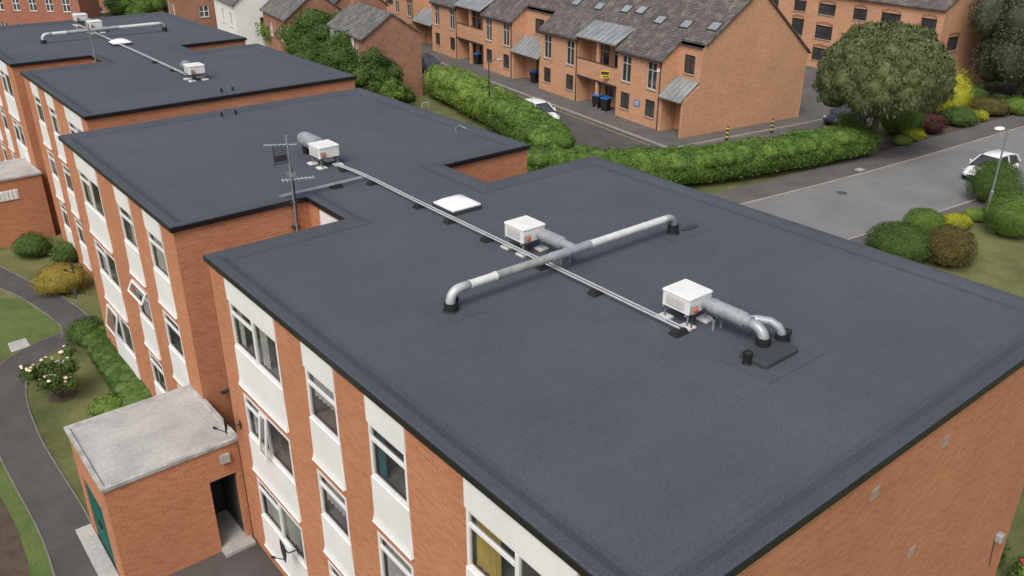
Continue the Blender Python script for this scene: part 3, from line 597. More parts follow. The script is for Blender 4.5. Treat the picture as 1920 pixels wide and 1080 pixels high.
def tree(x,y,H,cr,label,mat,n=7000,size=.22,name='tree',z=GZ,nb=9,base=.35,tr=.2,flatten=.75,core=.7,limbs=5,up=0,dome=False):
    t=thing(name,(x,y,z),label,'tree',local=True); cz=H*(base+1)/2; ch=H*(1-base)/2
    k=MB(); k.tube([(0,0,-.1),(.05,0,H*.3),(-.05,.1,H*.6),(0,0,H*.85)],[tr,tr*.8,tr*.5,tr*.15],9)
    if dome:   # one broad dome made of many small tufted clumps
        bl=[(0,0,cz,cr*.84,cr*.84,ch*.88)]
        for i in range(nb):
            ga=2.39996*i; zz=-.45+1.4*(i+.5)/nb; rr=math.sqrt(max(.02,1-min(1,zz*zz)))
            s=random.uniform(.19,.28); bl.append((math.cos(ga)*rr*cr*.78,math.sin(ga)*rr*cr*.78,cz+zz*ch*.77,cr*s,cr*s,cr*s*flatten))
            if i<limbs: k.tube([(0,0,H*.3),(math.cos(ga)*rr*cr*.35,math.sin(ga)*rr*cr*.35,cz-ch*.4),(math.cos(ga)*rr*cr*.7,math.sin(ga)*rr*cr*.7,cz)],[tr*.5,tr*.35,tr*.12],6)
    else:
        bl=[(0,0,cz,cr*.66,cr*.66,ch*.85)]
        for i in range(nb):
            a=6.283*i/nb*1.618*2+random.uniform(-.3,.3); q=random.uniform(.45,.68)*cr; zz=cz+ch*random.uniform(-.6,.45); s=random.uniform(.32,.46)
            bl.append((math.cos(a)*q,math.sin(a)*q,zz,cr*s,cr*s,cr*s*flatten))
            if i<limbs: k.tube([(0,0,H*.35),(math.cos(a)*q*.6,math.sin(a)*q*.6,zz*.8),(math.cos(a)*q,math.sin(a)*q,zz)],[tr*.5,tr*.3,tr*.12],6)
        bl.append((0,0,cz+ch*.6,cr*.5,cr*.5,ch*.4))
    k.build('trunk',BARK,t); leaves('crown',bl,n,size,mat,t,core=core,lump=.14,up=up); return t
def hedge(line,w_,h,label,mat,n,size,name='hedge',step=.9,z=GZ,vary=.07):
    L=smooth_line(line,5); pts=[L[0]]; last=L[0]
    dense=[]
    for i in range(len(L)-1):
        m_=max(1,int((L[i+1]-L[i]).length/.08))
        for j in range(m_): dense.append(L[i].lerp(L[i+1],j/m_))
    for p in dense:
        if (p-last).length>=step: pts.append(p); last=p
    o=Vector((pts[0].x,pts[0].y,z)); t=thing(name,o,label,'hedge',local=True); bl=[]
    for p in pts:
        hh=h*random.uniform(1-vary,1+vary); s=w_*.3
        bl.append((p.x-o.x,p.y-o.y,hh*.48,w_*.56,w_*.56,hh*.51))
        for q in range(3):
            a=random.uniform(0,6.28); bl.append((p.x-o.x+math.cos(a)*s,p.y-o.y+math.sin(a)*s,hh*random.uniform(.70,.77),w_*.30,w_*.30,hh*.24))
    leaves('foliage',bl,n,size,mat,t,core=.88,lump=.07)
    k=MB()
    k.tube([(0,0,-.05),(0,0,h*.6)],.05,6); k.build('stem',BARK,t); return t
hedge([(30.2,42),(33.6,37.6),(38.8,32.9),(46,30.6),(53.5,29.0)],2.6,2.2,'long green hedge along the far pavement behind the nearest block',L_HEDGE,190000,.09,step=.55,vary=.05)
hedge([(35.7,40.0),(37.3,44.5),(38.9,50.0)],2.8,2.7,'green hedge along the street in front of the brick terrace',L_HEDGE,52000,.10,step=.6,vary=.08)
hedge([(39.1,51.2),(40.0,55.5),(41.2,61.5)],2.7,2.7,'brighter taller hedge beyond the street lamp along the terrace street',L_BRIGHT,38000,.11,vary=.14,step=.7)
q=P(66,480); shrub(q.x,q.y,.95,.6,L_MID,'round dark green shrub in the bed at the left edge',5500,.06)
q=P(128,490); shrub(q.x,q.y,.8,.5,L_MID,'low green shrub beside the second block below the satellite dishes',3500,.06)
q=P(118,545); shrub(q.x,q.y,1.25,.62,L_GOLD,'golden clipped shrub where the garden path bends',13000,.042,lump=.04,blobs=3)
q=P(168,640); shrub(q.x,q.y,.85,.5,L_MID,'round green shrub at the path corner by the low hedge',7000,.048,lump=.05,blobs=2)
hedge([P(182,640),P(205,675),P(232,715),P(268,768)],1.25,.75,'low clipped hedge strip beside the second block facade',L_MID,30000,.042,step=.2,vary=.03)
q=P(205,775); shrub(q.x,q.y,.75,.3,L_BRIGHT,'low bright green plant clump behind the bin store',2600,.06)
m=MB(); q=P(118,742); m.tube([(q.x,q.y,GZ+.004),(q.x,q.y,GZ+.014)],.5,20); tag(m.build('soil_bed',SOIL),kind='structure')
q=P(114,745); t=thing('rose_bush',(q.x,q.y,GZ),'rose bush covered in cream blooms on the lawn by the path','shrub',local=True)
k=MB(); bl=[(0,0,.85,.6,.6,.6)]
for i in range(11):
    a=6.283*i/11; rr=random.uniform(.45,.85); zz=random.uniform(.7,1.45); bl.append((math.cos(a)*rr,math.sin(a)*rr,zz,.30,.30,.28)); k.tube([(0,0,0),(math.cos(a)*rr*.6,math.sin(a)*rr*.6,zz*.6),(math.cos(a)*rr,math.sin(a)*rr,zz)],.015,5)
k.build('stems',BARK,t); leaves('foliage',bl,4200,.07,L_MID,t,core=.5,lump=.25)
rb=None; CREAM=M('cream_petals',(.74,.64,.48),.7,.15,9)
for i in range(42):
    b=bl[1+i%11]; a=random.uniform(0,6.28); e=random.uniform(.1,1.4); d=(b[0]+math.cos(a)*math.cos(e)*.31,b[1]+math.sin(a)*math.cos(e)*.31,b[2]+math.sin(e)*.30)
    if rb is None:
        k=MB(); k.ball((0,0,0),.065,7,4,(1,1,.7)); rb=k.build('rose_bloom',CREAM,t,org=(0,0,0)); o=rb
    else: o=rb.copy(); col.objects.link(o); o.parent=t
    o.location=d; o.scale=(random.uniform(.7,1.25),)*3
q=P(1630,292); t=tree(q.x,q.y,8.5,4.15,'large rounded grey-green pine behind the end of the hedge',L_PINE,90000,.135,'pine_tree',nb=80,base=.24,tr=.3,flatten=.95,core=.9,up=1.0,dome=True)
for px,py,rx,rz,mt,lb in ((1856,380,1.6,1.25,L_MID,'round green clipped bush nearest the parked white car'),(1892,441,1.6,1.2,L_HEDGE,'round bright green bush at the right edge in front of the clipped one'),
    (1728,438,1.1,.68,L_HEDGE,'light green dome bush on the verge left of the yellow plants'),(1680,482,1.7,.85,L_MID,'wide green dome bush closest to the roof edge on the verge'),(1773,496,1.3,.98,L_RUST,'rusty green dome bush on the verge near the roof edge'),
    (1792,425,.8,.35,L_YEL,'low yellow-green plants between the verge bushes'),(1828,412,.7,.3,L_BRIGHT,'small bright green clump behind the yellow plants on the verge')):
    q=P(px,py); shrub(q.x,q.y,rx,rz,mt,lb,int(9000*rx),.055,lump=.02,blobs=0)
far=[(1765,215,2.0,1.9,L_YEL,'tall yellow-green shrub right of the pine'),(1800,235,1.4,.7,L_MID,'green shrub mound right of the yellow-green shrub'),(1740,248,1.3,.7,L_RED,'dark red shrub at the foot of the pine on the bank'),
 (1710,262,.9,.4,L_YEL,'small vivid yellow shrub at the foot of the bank'),(1850,215,1.6,.7,L_RUST,'rust-tinted shrub on the bank'),(1680,252,1.8,1.6,L_HEDGE,'green shrub directly right of the pine trunk'),
 (1830,225,.9,.4,L_YEL,'low yellow-green clump on the bank near the right'),(1905,215,1.3,.7,L_HEDGE,'round green shrub on the bank at the right edge'),(1870,205,1.1,.6,L_DARK,'dark green shrub high on the bank at right'),
 (1690,272,.7,.35,L_BRIGHT,'tiny bright shrub nearest the road below the bank'),(1780,232,.9,.5,L_DARK,'small dark shrub between the red and green ones on the bank'),(1815,200,1.5,.9,L_MID,'leafy green shrub behind the low bank planting'),(1590,262,1.3,1.0,L_HEDGE,'green shrub left of the pine trunk at the hedge end')]
for px,py,rx,rz,mt,lb in far:
    q=P(px,py); shrub(q.x,q.y,rx,rz,mt,lb,int(4500*rx),.08)
m=MB(); m.quad(*[(p.x,p.y,GZ+.007) for p in (P(1640,300),P(1700,180),P(1960,150),P(1960,215),P(1800,262),P(1700,292))]); tag(m.build('planting_bank',SOIL),kind='structure')
q=P(1925,200); tree(q.x+3,q.y+2,11,5.2,'large dark weeping tree at the upper right corner',L_GREY,50000,.17,'weeping_tree',nb=22,base=.05,tr=.3,flatten=1.5)
q=P(1880,140); tree(q.x+8,q.y+5,12,5.5,'tall dark green tree behind the weeping tree at the corner',L_DARK,14000,.3,nb=12,base=.1,tr=.3,flatten=1.2)
for px,py,H,cr,mt,lb in ((600,150,6.4,3.5,L_MID,'broad green tree behind the third block roof'),(658,175,5.4,3.0,L_MID,'green tree just right of the third block far corner'),(548,118,6.2,3.2,L_HEDGE,'smaller green tree left of the broad one behind the third block'),
    (705,200,4.6,2.5,L_MID,'bushy tree at the corner of the old brick house'),(738,207,2.6,1.4,L_HEDGE,'low bushy tree in front of the old brick gable'),(455,90,6.5,2.3,L_GREY,'pale slender tree beside the white house'),(283,75,6.6,3.0,L_HEDGE,'round bright tree beyond the farthest roof'),
    (385,55,5.0,3.0,L_BRIGHT,'light green tree beyond the farthest roof near its right corner'),(10,60,5,2.2,L_HEDGE,'small tree at the far upper left edge'),(235,60,4.6,2.0,L_MID,'dark low tree left of the round bright tree'),(500,78,5,2.6,L_MID,'low spreading tree in front of the old cottages')):
    q=P(px,py); tree(q.x,q.y,H,cr,lb,mt,int(6500*cr),.13,nb=14,base=.08,tr=.15)
for px,py,rx,rz,mt,lb in ((960,258,1.4,1.0,L_MID,'dark rounded shrub left of the terrace street hedge'),(1025,292,1.7,1.1,L_HEDGE,'green shrub at the left end of the long hedge'),(762,190,.8,.4,L_MID,'small potted greenery by the old brick gable')):
    q=P(px,py); shrub(q.x,q.y,rx,rz,mt,lb,6500,.085)
t=thing('flower_tub',(21.2,4.6,GZ),'stone tub of pink flowers past the near wall at lower right','plant pot',local=True)
k=MB(); k.tube([(0,0,0),(0,0,.5)],[.35,.5],14); k.build('tub',CONC,t); leaves('foliage',[(0,0,.75,.6,.6,.4)],1500,.08,L_BRIGHT,t)
k=MB(); [k.ball((random.uniform(-.45,.45),random.uniform(-.45,.45),.95+random.uniform(0,.25)),.05,6,4) for _ in range(24)]; k.build('blooms',M('pink_petals',(.6,.05,.12),.6),t)
shrub(21.4,6.2,.8,.6,L_MID,'leafy green shrub beyond the flower tub at lower right',2500,.07)
# ------------------------------------------------------------------ brick terrace across the street
TR=thing('brick_terrace',TF(0,0,GZ),'long orange brick terrace with projecting bays, mossy tiled roof and gable end','building')
Zr,Ze,Zb=9.27,5.64,4.6; LEN=86; DB=-12.0; ZBK=4.45
seq=[('porch',0,2.5),('bay',2.5,7.7),('balcony',7.7,13),('bay',13,18.6),('porch',18.6,23.4),('bay',23.4,28.8),('balcony',28.8,34.2),('bay',34.2,39.8),('porch',39.8,44.6),('bay',44.6,50),('balcony',50,55.4),('bay',55.4,61),('porch',61,66),('bay',66,71.4),('balcony',71.4,77),('bay',77,82.5),('porch',82.5,86)]
wl=MB(); rf=MB(); BLK=M('dark_frame',(.05,.04,.035),.5); PALEF=M('pale_frame',(.55,.53,.50),.5)
def TR_(d0): return lambda a,d,z: TF(a,d0+d,z)
def zroof(d): return Ze-(d+1.4)*.74
def slab(s0,s1,d0,d1):
    th=.14
    v=[TF(s0,d0,zroof(d0)),TF(s1,d0,zroof(d0)),TF(s1,d1,zroof(d1)),TF(s0,d1,zroof(d1))]
    v+=[(a,b,c+th) for a,b,c in v]; rf.add(v,[(3,2,1,0),(4,5,6,7),(0,1,5,4),(1,2,6,5),(2,3,7,6),(3,0,4,7)])
slab(-.15,LEN,-6.3,-1.62)
v=[TF(-.15,-6.3,Zr),TF(LEN,-6.3,Zr),TF(LEN,DB-.2,ZBK-.15),TF(-.15,DB-.2,ZBK-.15)]; v+=[(a,b,c+.14) for a,b,c in v]; rf.add(v,[(3,2,1,0),(4,5,6,7),(0,1,5,4),(1,2,6,5),(2,3,7,6),(3,0,4,7)])
winlist=[]
for kind,a,b in seq:
    if kind=='bay':
        F=TR_(0); ops=[]
        for (c0,c1) in ((a+.55,a+1.65),(b-1.65,b-.55)):
            ops.append((c0,c1,2.3,4.25)); ops.append((c0,c1,.25,1.5))
        wall(wl,F,a,b,GZ,Zb-.02,ops,.12)
        for o in ops: winlist.append((F,o))
        for ss in (a,b):
            wl.quad(TF(ss,0,GZ),TF(ss,-1.4,GZ),TF(ss,-1.4,Ze),TF(ss,0,Zb))
        slab(a-.12,b+.12,-1.62,.22)
    else:
        F=TR_(-1.4)
        if kind=='porch':
            m0=(a+b)/2; wv=.55 if b-a<3 else .75
            ops=[(m0-wv,m0+wv,3.7,5.0),(m0-.45,m0+.45,GZ+.02,1.5)]
            wall(wl,F,a,b,GZ,Ze,ops,.12); winlist.append((F,ops[0]))
            k=MB(); k.fbox(F,ops[1][0],ops[1][1],-.1,-.05,GZ+.02,1.5); d=k.build('door',BLK,TR); k=MB(); k.fbox(F,ops[1][0]+.08,ops[1][0]+.13,-.05,-.0,.4,.5); k.build('handle',ALU,d)
            k=MB(); k.quad(TF(a+.05,-1.38,3.3),TF(b-.05,-1.38,3.3),TF(b-.05,.25,2.05),TF(a+.05,.25,2.05)); po=k.build('porch_roof',LGLASS,TR)
            k=MB(); nb=max(3,int((b-a)/.5))
            for i in range(nb+1):
                x=a+.05+(b-a-.1)*i/nb; k.tube([TF(x,-1.38,3.33),TF(x,.27,2.07)],.03,4)
            k.tube([TF(a,.26,2.04),TF(b,.26,2.04)],.06,5); k.build('glazing_bars',BARG,po)
            for ss,e in ((a,.0),(b-.22,.22)):
                w0=MB(); v=[TF(ss,-1.4,GZ),TF(ss+.22,-1.4,GZ),TF(ss+.22,0,GZ),TF(ss,0,GZ),TF(ss,-1.4,3.1),TF(ss+.22,-1.4,3.1),TF(ss+.22,0,2.12),TF(ss,0,2.12)]
                w0.add(v,[(3,2,1,0),(4,5,6,7),(0,1,5,4),(1,2,6,5),(2,3,7,6),(3,0,4,7)]); w0.build('porch_wall',BR2,TR)
        else:
            m0=(a+b)/2
            ops=[(a+.5,m0-.3,2.3,4.3),(m0+.3,b-.5,2.3,4.3),(a+.5,a+1.4,GZ+.02,1.5),(b-1.4,b-.5,GZ+.02,1.5),(m0-.6,m0+.6,.3,1.5)]
            wall(wl,F,a,b,GZ,Ze,ops,.12)
            for o in ops[:2]+ops[4:]: winlist.append((F,o))
            for o in ops[2:4]: k=MB(); k.fbox(F,o[0],o[1],-.1,-.05,o[2],o[3]); k.build('door',BLK,TR)
            w0=MB(); w0.fbox(TF,a,b,-.2,0,1.75,3.1); w0.fbox(TF,m0-.15,m0+.15,-.22,-.02,GZ,4.75); w0.fbox(TF,a,b,-1.4,-.2,1.75,1.95); w0.build('balcony_parapet',BR2,TR)
            k=MB(); k.quad(TF(a,-1.7,5.98),TF(b,-1.7,5.98),TF(b,.3,4.85),TF(a,.3,4.85)); po=k.build('balcony_canopy',LGLASS,TR)
            k=MB()
            for i in range(9): x=a+.05+(b-a-.1)*i/8; k.tube([TF(x,-1.7,6.0),TF(x,.3,4.88)],.03,4)
            k.tube([TF(a,.31,4.84),TF(b,.31,4.84)],.07,5); k.build('glazing_bars',BARG,po)
            k=MB(); k.fbox(TF,a,b,.0,.04,1.62,1.75); k.fbox(TF,a,b,.0,.04,3.1,3.16); k.build('balcony_trim',DARKM,TR)
for ss in (0,LEN): wl.quad(TF(ss,-1.4,GZ),TF(ss,DB,GZ),TF(ss,DB,ZBK),TF(ss,-6.3,Zr),TF(ss,-1.4,Ze))
wl.quad(TF(0,DB,GZ),TF(LEN,DB,GZ),TF(LEN,DB,ZBK),TF(0,DB,ZBK))
wl.build('wall',BR2,TR); rf_o=rf.build('roof',SLATE,TR)
k=MB(); k.tube([TF(-.15,-6.3,Zr+.14),TF(LEN,-6.3,Zr+.14)],.13,6); k.build('ridge',CLAY,rf_o)
for F,o in winlist[:70]: window(TR,F,*o,inset=.06,fm=PALEF if o[3]-o[2]>1.6 else BLK,gm=DGLASS,mull=(.5,),trans=[(0,.5,.7),(.5,1,.7)],room=False,w=.05,sill=KERB)
k=MB()
for kind,a,b in seq:
    if kind=='bay': k.tube([TF(a-.12,.26,zroof(.22)+.0),TF(b+.12,.26,zroof(.22)+.0)],.06,6); k.tube([TF(a+.1,.06,zroof(.2)),TF(a+.1,.06,GZ)],.04,6)
    else: k.tube([TF(a,-1.3,Ze),TF(b,-1.3,Ze)],.05,6)
k.build('gutter',DARKM,TR)
def rooflight(px,py):
    r=ray(px,py)
    def f(t):
        q=Vector((r.x,r.y))*t; d=(q-T0).dot(TN); return CZ+r.z*t-(Ze+.15-(d+1.4)*.74)
    ts=np.linspace(.01,.12,2200)
    for i in range(len(ts)-1):
        if f(ts[i])>0>=f(ts[i+1]):
            q=Vector((r.x,r.y))*ts[i]; return (q-T0).dot(TU),(q-T0).dot(TN)
    return None
for px,py in ((1340,50),(1287,45),(1238,37),(1203,19),(1175,17),(1125,12),(1082,4),(1130,-12),(1020,-12)):
    h=rooflight(px,py)
    if not h: continue
    s,d=h
    def G(a,b,c): return TF(s+a,d+b*.804,zroof(d)+.14-b*.804*.74+c)
    k=MB(); k.fbox(G,-.5,.5,-.42,.42,0,.07); o=k.build('rooflight',DARKM,TR); k=MB(); k.fbox(G,-.42,.42,-.34,.34,.072,.08); k.build('pane',LGLASS,o)
k=MB(); k.fbox(TF,1.2,2.2,-7.0,-6.0,8.6,10.0); k.build('chimney',BR2,rf_o)
for a in (1.45,1.95): k=MB(); k.tube([TF(a,-6.5,10.0),TF(a,-6.5,10.5)],.13,8); k.build('flue',ALU,rf_o)
F=TR_(0); t=thing('wall_sign',TF(5.1,.02,1.0),'small blue and white sign on the terrace wall between lower windows','sign')
k=MB(); k.fbox(F,4.75,5.45,.005,.03,.75,1.2); k.build('sign_board',BLUE,t); k=MB()
for j in range(3): k.fbox(F,4.83,5.37,.031,.036,.84+j*.12,.89+j*.12)
k.build('lettering',UPVC,t)
t=thing('letting_board',TF(9.6,.2,2.4),'yellow and black letting board fixed to the terrace balcony','sign')
def SB(a,b,c): return TF(8.6+a*.6,.1+a*.5+b,2.5+c)
k=MB(); k.fbox(SB,-.1,.8,0,.03,-.28,.28); k.build('sign_board',YELLOW,t); k=MB(); k.fbox(SB,-.05,.75,.031,.036,-.04,.2); k.fbox(SB,-.05,.6,.031,.036,-.22,-.12); k.build('lettering',DARKM,t)
t=thing('letting_board',TF(2.9,.05,3.9),'small red and white board on the near terrace bay','sign'); k=MB(); k.fbox(F,2.58,2.98,.05,.08,3.7,4.2); k.build('sign_board',UPVC,t); k=MB(); k.fbox(F,2.6,2.96,.081,.085,3.95,4.18); k.build('red_band',M('red_print',(.6,.05,.04),.5),t)
def bin_(px,py,label,src=None):
    q=P(px,py)
    if src: return dup(src,(q.x,q.y,GZ+.11),label=label)
    t=thing('wheelie_bin',(q.x,q.y,GZ+.11),label,'bin','wheelie bins outside the terrace',local=True,rz=R(8))
    k=MB(); k.add([(-.22,-.25,.05),(.22,-.25,.05),(.22,.25,.05),(-.22,.25,.05),(-.29,-.35,.95),(.29,-.35,.95),(.29,.35,.95),(-.29,.35,.95)],[(3,2,1,0),(4,5,6,7),(0,1,5,4),(1,2,6,5),(2,3,7,6),(3,0,4,7)]); k.build('body',RUB,t)
    k=MB(); k.bbox(-.32,.32,-.38,.38,.95,1.06,.03); k.build('lid',BLUE,t)
    for y in (-.25,.25): k=MB(); k.tube([(.25,y-.03,.1),(.25,y+.03,.1)],.1,10); k.build('wheel',RUB,t)
    return t
b0=bin_(1119,204,'left blue-lidded black bin of the pair by the balcony doors'); bin_(1135,210,'right blue-lidded black bin of the pair by the balcony doors',b0); bin_(1002,157,'single blue-lidded bin by the farther porch',b0); bin_(896,122,'blue-lidded bin farthest along the terrace',b0)
# ------------------------------------------------------------------ other houses
def house(name,label,o,u,W,L,zh,rise,wm,rm,wins_front=(),wins_side=(),wins_left=(),chim=(),cat='house',fm=None,mull=(.5,),hood=False):
    o=Vector(o); u=Vector(u).normalized(); r_=Vector((u.y,-u.x))
    def H(a,b,z): q=o+r_*a+u*b; return (q.x,q.y,GZ+z)
    t=thing(name,(o.x,o.y,GZ),label,cat)
    wl=MB()
    F=lambda s,d,z: H(s,-d,z)
    wall(wl,F,0,W,0,zh,wins_front); wl.quad(F(0,0,zh),F(W,0,zh),F(W/2,0,zh+rise))
    FL=lambda s,d,z: H(-d,s,z)
    wall(wl,FL,0,L,0,zh,wins_left)
    FR=lambda s,d,z: H(W+d,s,z); wall(wl,FR,0,L,0,zh,wins_side)
    FB=lambda s,d,z: H(s,L+d,z); wall(wl,FB,0,W,0,zh,()); wl.quad(FB(0,0,zh),FB(W,0,zh),FB(W/2,0,zh+rise))
    wl.build('wall',wm,t)
    rf=MB(); sl=rise/(W/2); e=.25; th=.12
    for sg in (0,1):
        x0=-e if sg==0 else W+e
        v=[H(x0,-.15,zh-e*sl),H(x0,L+.15,zh-e*sl),H(W/2,L+.15,zh+rise),H(W/2,-.15,zh+rise)]; v+=[(a,b,c+th) for a,b,c in v]
        rf.add(v,[(3,2,1,0),(4,5,6,7),(0,1,5,4),(1,2,6,5),(2,3,7,6),(3,0,4,7)])
    ro=rf.build('roof',rm,t)
    for (ca,cb,h) in chim:
        k=MB(); k.fbox(lambda a,b,c:H(a,b,c),ca-.35,ca+.35,cb-.5,cb+.5,zh+rise*.4,zh+rise+h); k.fbox(lambda a,b,c:H(a,b,c),ca-.4,ca+.4,cb-.55,cb+.55,zh+rise+h,zh+rise+h+.1)
        c_=k.build('chimney',BR3,t)
        for j in (-.25,.25): k=MB(); k.tube([H(ca,cb+j,zh+rise+h+.1),H(ca,cb+j,zh+rise+h+.5)],[.14,.1],8); k.build('chimney_pot',CLAY,c_)
    for Fx,ws in ((F,wins_front),(FL,wins_left),(FR,wins_side)):
        for q in ws:
            wo=window(t,Fx,*q[:2],GZ*0+q[2],q[3],inset=.06,fm=fm or UPVC,gm=DGLASS,mull=mull,trans=[(0,.5,.5),(.5,1,.5)],room=False,w=.06,sill=KERB)
            if hood:
                k=MB(); n=6; a_,b_,c_,d_=q
                for i in range(n):
                    s0=a_+(b_-a_)*i/n; s1=a_+(b_-a_)*(i+1)/n; zz=lambda s:d_+.02+.16*(1-((s-(a_+b_)/2)/((b_-a_)/2))**2)
                    k.quad(Fx(s0,.02,zz(s0)),Fx(s1,.02,zz(s1)),Fx(s1,.02,zz(s1)+.2),Fx(s0,.02,zz(s0)+.2))
                k.build('arch_head',BR3,wo)
    return t
U=(.158,.987)
house('old_house','old brick gable house with a white side wall left of the terrace',(35.4,62.9),U,5.0,8.5,5.2,1.7,BR3,SLATE2,wins_left=[(1.2,2.1,3.2,4.6),(4.6,5.5,3.2,4.6)],chim=[(2.5,8,1.1)])
k=MB(); FW=frame((35.4+.158*8.4,62.9+.987*8.4),(35.4+.158*.3,62.9+.987*.3)); k.fbox(FW,0,2.6,.003,.02,GZ,4.6); k.fbox(FW,3.7,6.0,.003,.02,GZ,4.6); w_=k.build('white_render',WHITE); w_.parent=bpy.data.objects['old_house']
for v in w_.data.vertices: v.co-=Vector((35.4,62.9,GZ))
house('old_house','brick cottage with twin chimneys behind the white-walled house',(34.5,75),U,5.8,8,5.4,2.2,BR3,SLATE2,wins_left=[(1.5,2.5,3.2,4.5),(5,6,3.2,4.5)],wins_front=[(2.2,3.2,3,4.2)],chim=[(2.9,.6,1.1),(2.9,7.4,1.1)])
house('old_house','white cottage with slate roof in the middle of the old row',(34.2,86),U,6,9,5.6,2.3,WHITE,SLATE2,wins_left=[(1.5,2.5,3.2,4.6),(5,6,3.2,4.6)],wins_front=[(2.4,3.4,3.0,4.2)],chim=[(3,.6,1.1),(3,8.4,1.1)])
house('old_house','brick cottage with slate roof near the top left of the old row',(32.5,98),U,6,10,5.4,2.5,BR3,SLATE2,wins_left=[(1,2,3.1,4.4),(4,5,3.1,4.4),(7,8,3.1,4.4)],wins_front=[(2.4,3.4,3.0,4.2)],chim=[(3,1,1),(3,9,1)])
house('old_house','brick cottage half hidden between the old row and the terrace',(41.5,80),U,6,10,5.2,2.4,BR3,SLATE,wins_left=[(2,3,3,4.3),(6,7,3,4.3)],wins_front=[(1,2,3,4.2),(4,5,3,4.2)],chim=[(3,1,1.2),(3,9,1.2)])
house('old_house','brick cottage with a tall chimney just left of the terrace end',(43,95),U,6,10,5.6,2.4,BR3,SLATE,wins_left=[(2,3,3,4.3),(6,7,3,4.3)],wins_front=[(1,2,3,4.2),(4,5,3,4.2)],chim=[(3,1,1.6)])
house('old_house','slate roofed brick house behind the top of the old row',(31,114),U,7,12,5.8,2.6,BR3,SLATE2,wins_front=[(2,3,3,4.3),(4.5,5.5,3,4.3)],wins_left=[(2,3,3,4.3),(6,7,3,4.3)],chim=[(3.5,1,1.2)])
house('brick_house','red brick three storey house beyond the farthest roof at upper left',(17,112),(.75,.66),11,3.5,9,2,bricky('red_brick',(.40,.14,.09),(.32,.105,.07),(.33,.23,.18)),SLATE2,wins_front=[(1.0+i*2.0,1.9+i*2.0,z,z+1.5) for i in range(5) for z in (1,3.8,6.6)],chim=[(5,1,1)])
house('brick_house','slate roofed brick house beyond the round bright tree at upper left',(26,124),(.75,.66),12,10,7,3,BR3,SLATE2,wins_front=[(1.2+i*2.3,2.2+i*2.3,z,z+1.3) for i in range(4) for z in (1,4)],chim=[(6,1,1)])
c=P(1742,172); u=Vector((.12,.993)).normalized()
wf=[]
for i in range(8):
    s=.6+i*3.5; wd=2.0 if i%2 else 1.5
    wf+=[(s,s+wd,.7,1.9),(s,s+wd,2.75,4.3 if i%2==0 else 4.0),(s,s+wd,5.0,6.0)]
house('apartment_house','three storey orange brick building behind the pine at upper right',(c.x,c.y),u,11,30,6.9,3.4,BR2,SLATE,wins_left=wf,wins_front=[(1.2,2.8,3.3,4.5),(1.0,2.6,.6,1.9),(7,8.2,3.4,4.4)],chim=[],cat='building',fm=BLK,mull=(.33,.66),hood=True)
t=thing('satellite_dish',(c.x+1.2,c.y-.2,GZ+2.6),'white satellite dish on the rear brick building','satellite dish',local=True); k=MB(); k.tube([(0,-.02,0),(0,-.2,0)],.02); k.build('bracket',DARKM,t); k=MB(); k.ball((0,-.22,0),.3,12,5,(1,.25,1)); k.build('reflector',UNITW,t)
# ------------------------------------------------------------------ street furniture
def bollard(px,py,label):
    q=P(px,py); t=thing('bollard',(q.x,q.y,GZ),label,'bollard',local=True)
    k=MB(); k.tube([(0,0,0),(0,0,1.0)],.09,10); k.ball((0,0,1.0),.09,10,3,z0=0); k.build('post',DARKM,t)
    for z in (.25,.55,.85): k=MB(); k.tube([(0,0,z),(0,0,z+.12)],.094,10); k.build('yellow_band',YELLOW,t)
bollard(1362,264,'black and yellow bollard left of two beyond the hedge'); bollard(1446,250,'black and yellow bollard right of two beyond the hedge')
q=P(918,242); t=thing('street_lamp',(q.x,q.y,GZ),'slim black street lamp by the terrace street hedge','street lamp',local=True)
k=MB(); k.tube([(0,0,0),(0,0,1.2),(0,0,1.25),(0,0,5)],[.09,.09,.05,.04],8); k.build('post',DARKM,t); k=MB(); k.tube([(0,0,4.95),(.3,-.2,5.1),(.5,-.35,5.1)],.03,6); k.build('arm',DARKM,t); k=MB(); k.ball((.65,-.45,5.08),.22,10,6,(1.3,.8,.4)); k.build('lamp_head',M('lamp_grey',(.35,.36,.37),.4),t)
q=P(1850,400); t=thing('street_lamp',(q.x,q.y,GZ),'grey street lamp rising behind the round bushes at right','street lamp',local=True)
k=MB(); k.tube([(0,0,0),(0,0,1.3),(0,0,1.35),(0,0,4.75)],[.1,.1,.06,.045],8); k.build('post',GALVD,t); k=MB(); k.tube([(0,0,4.75),(-.15,.1,4.83),(-.4,.2,4.85)],.03,6); k.build('arm',GALVD,t); k=MB(); k.ball((-.45,.25,4.85),.28,10,6,(1.3,.9,.35)); k.build('lamp_head',UNITW,t)
q=P(792,205); t=thing('garden_frame',(q.x,q.y,GZ),'small pale post and rail frame on the lawn by the old house','frame',local=True)
for a in (0,.6): k=MB(); k.tube([(a,0,0),(a,0,.5)],.03,6); k.build('post',GALVW,t)
k=MB(); k.tube([(-.05,0,.5),(.65,0,.5)],.03,6); k.build('rail',GALVW,t)
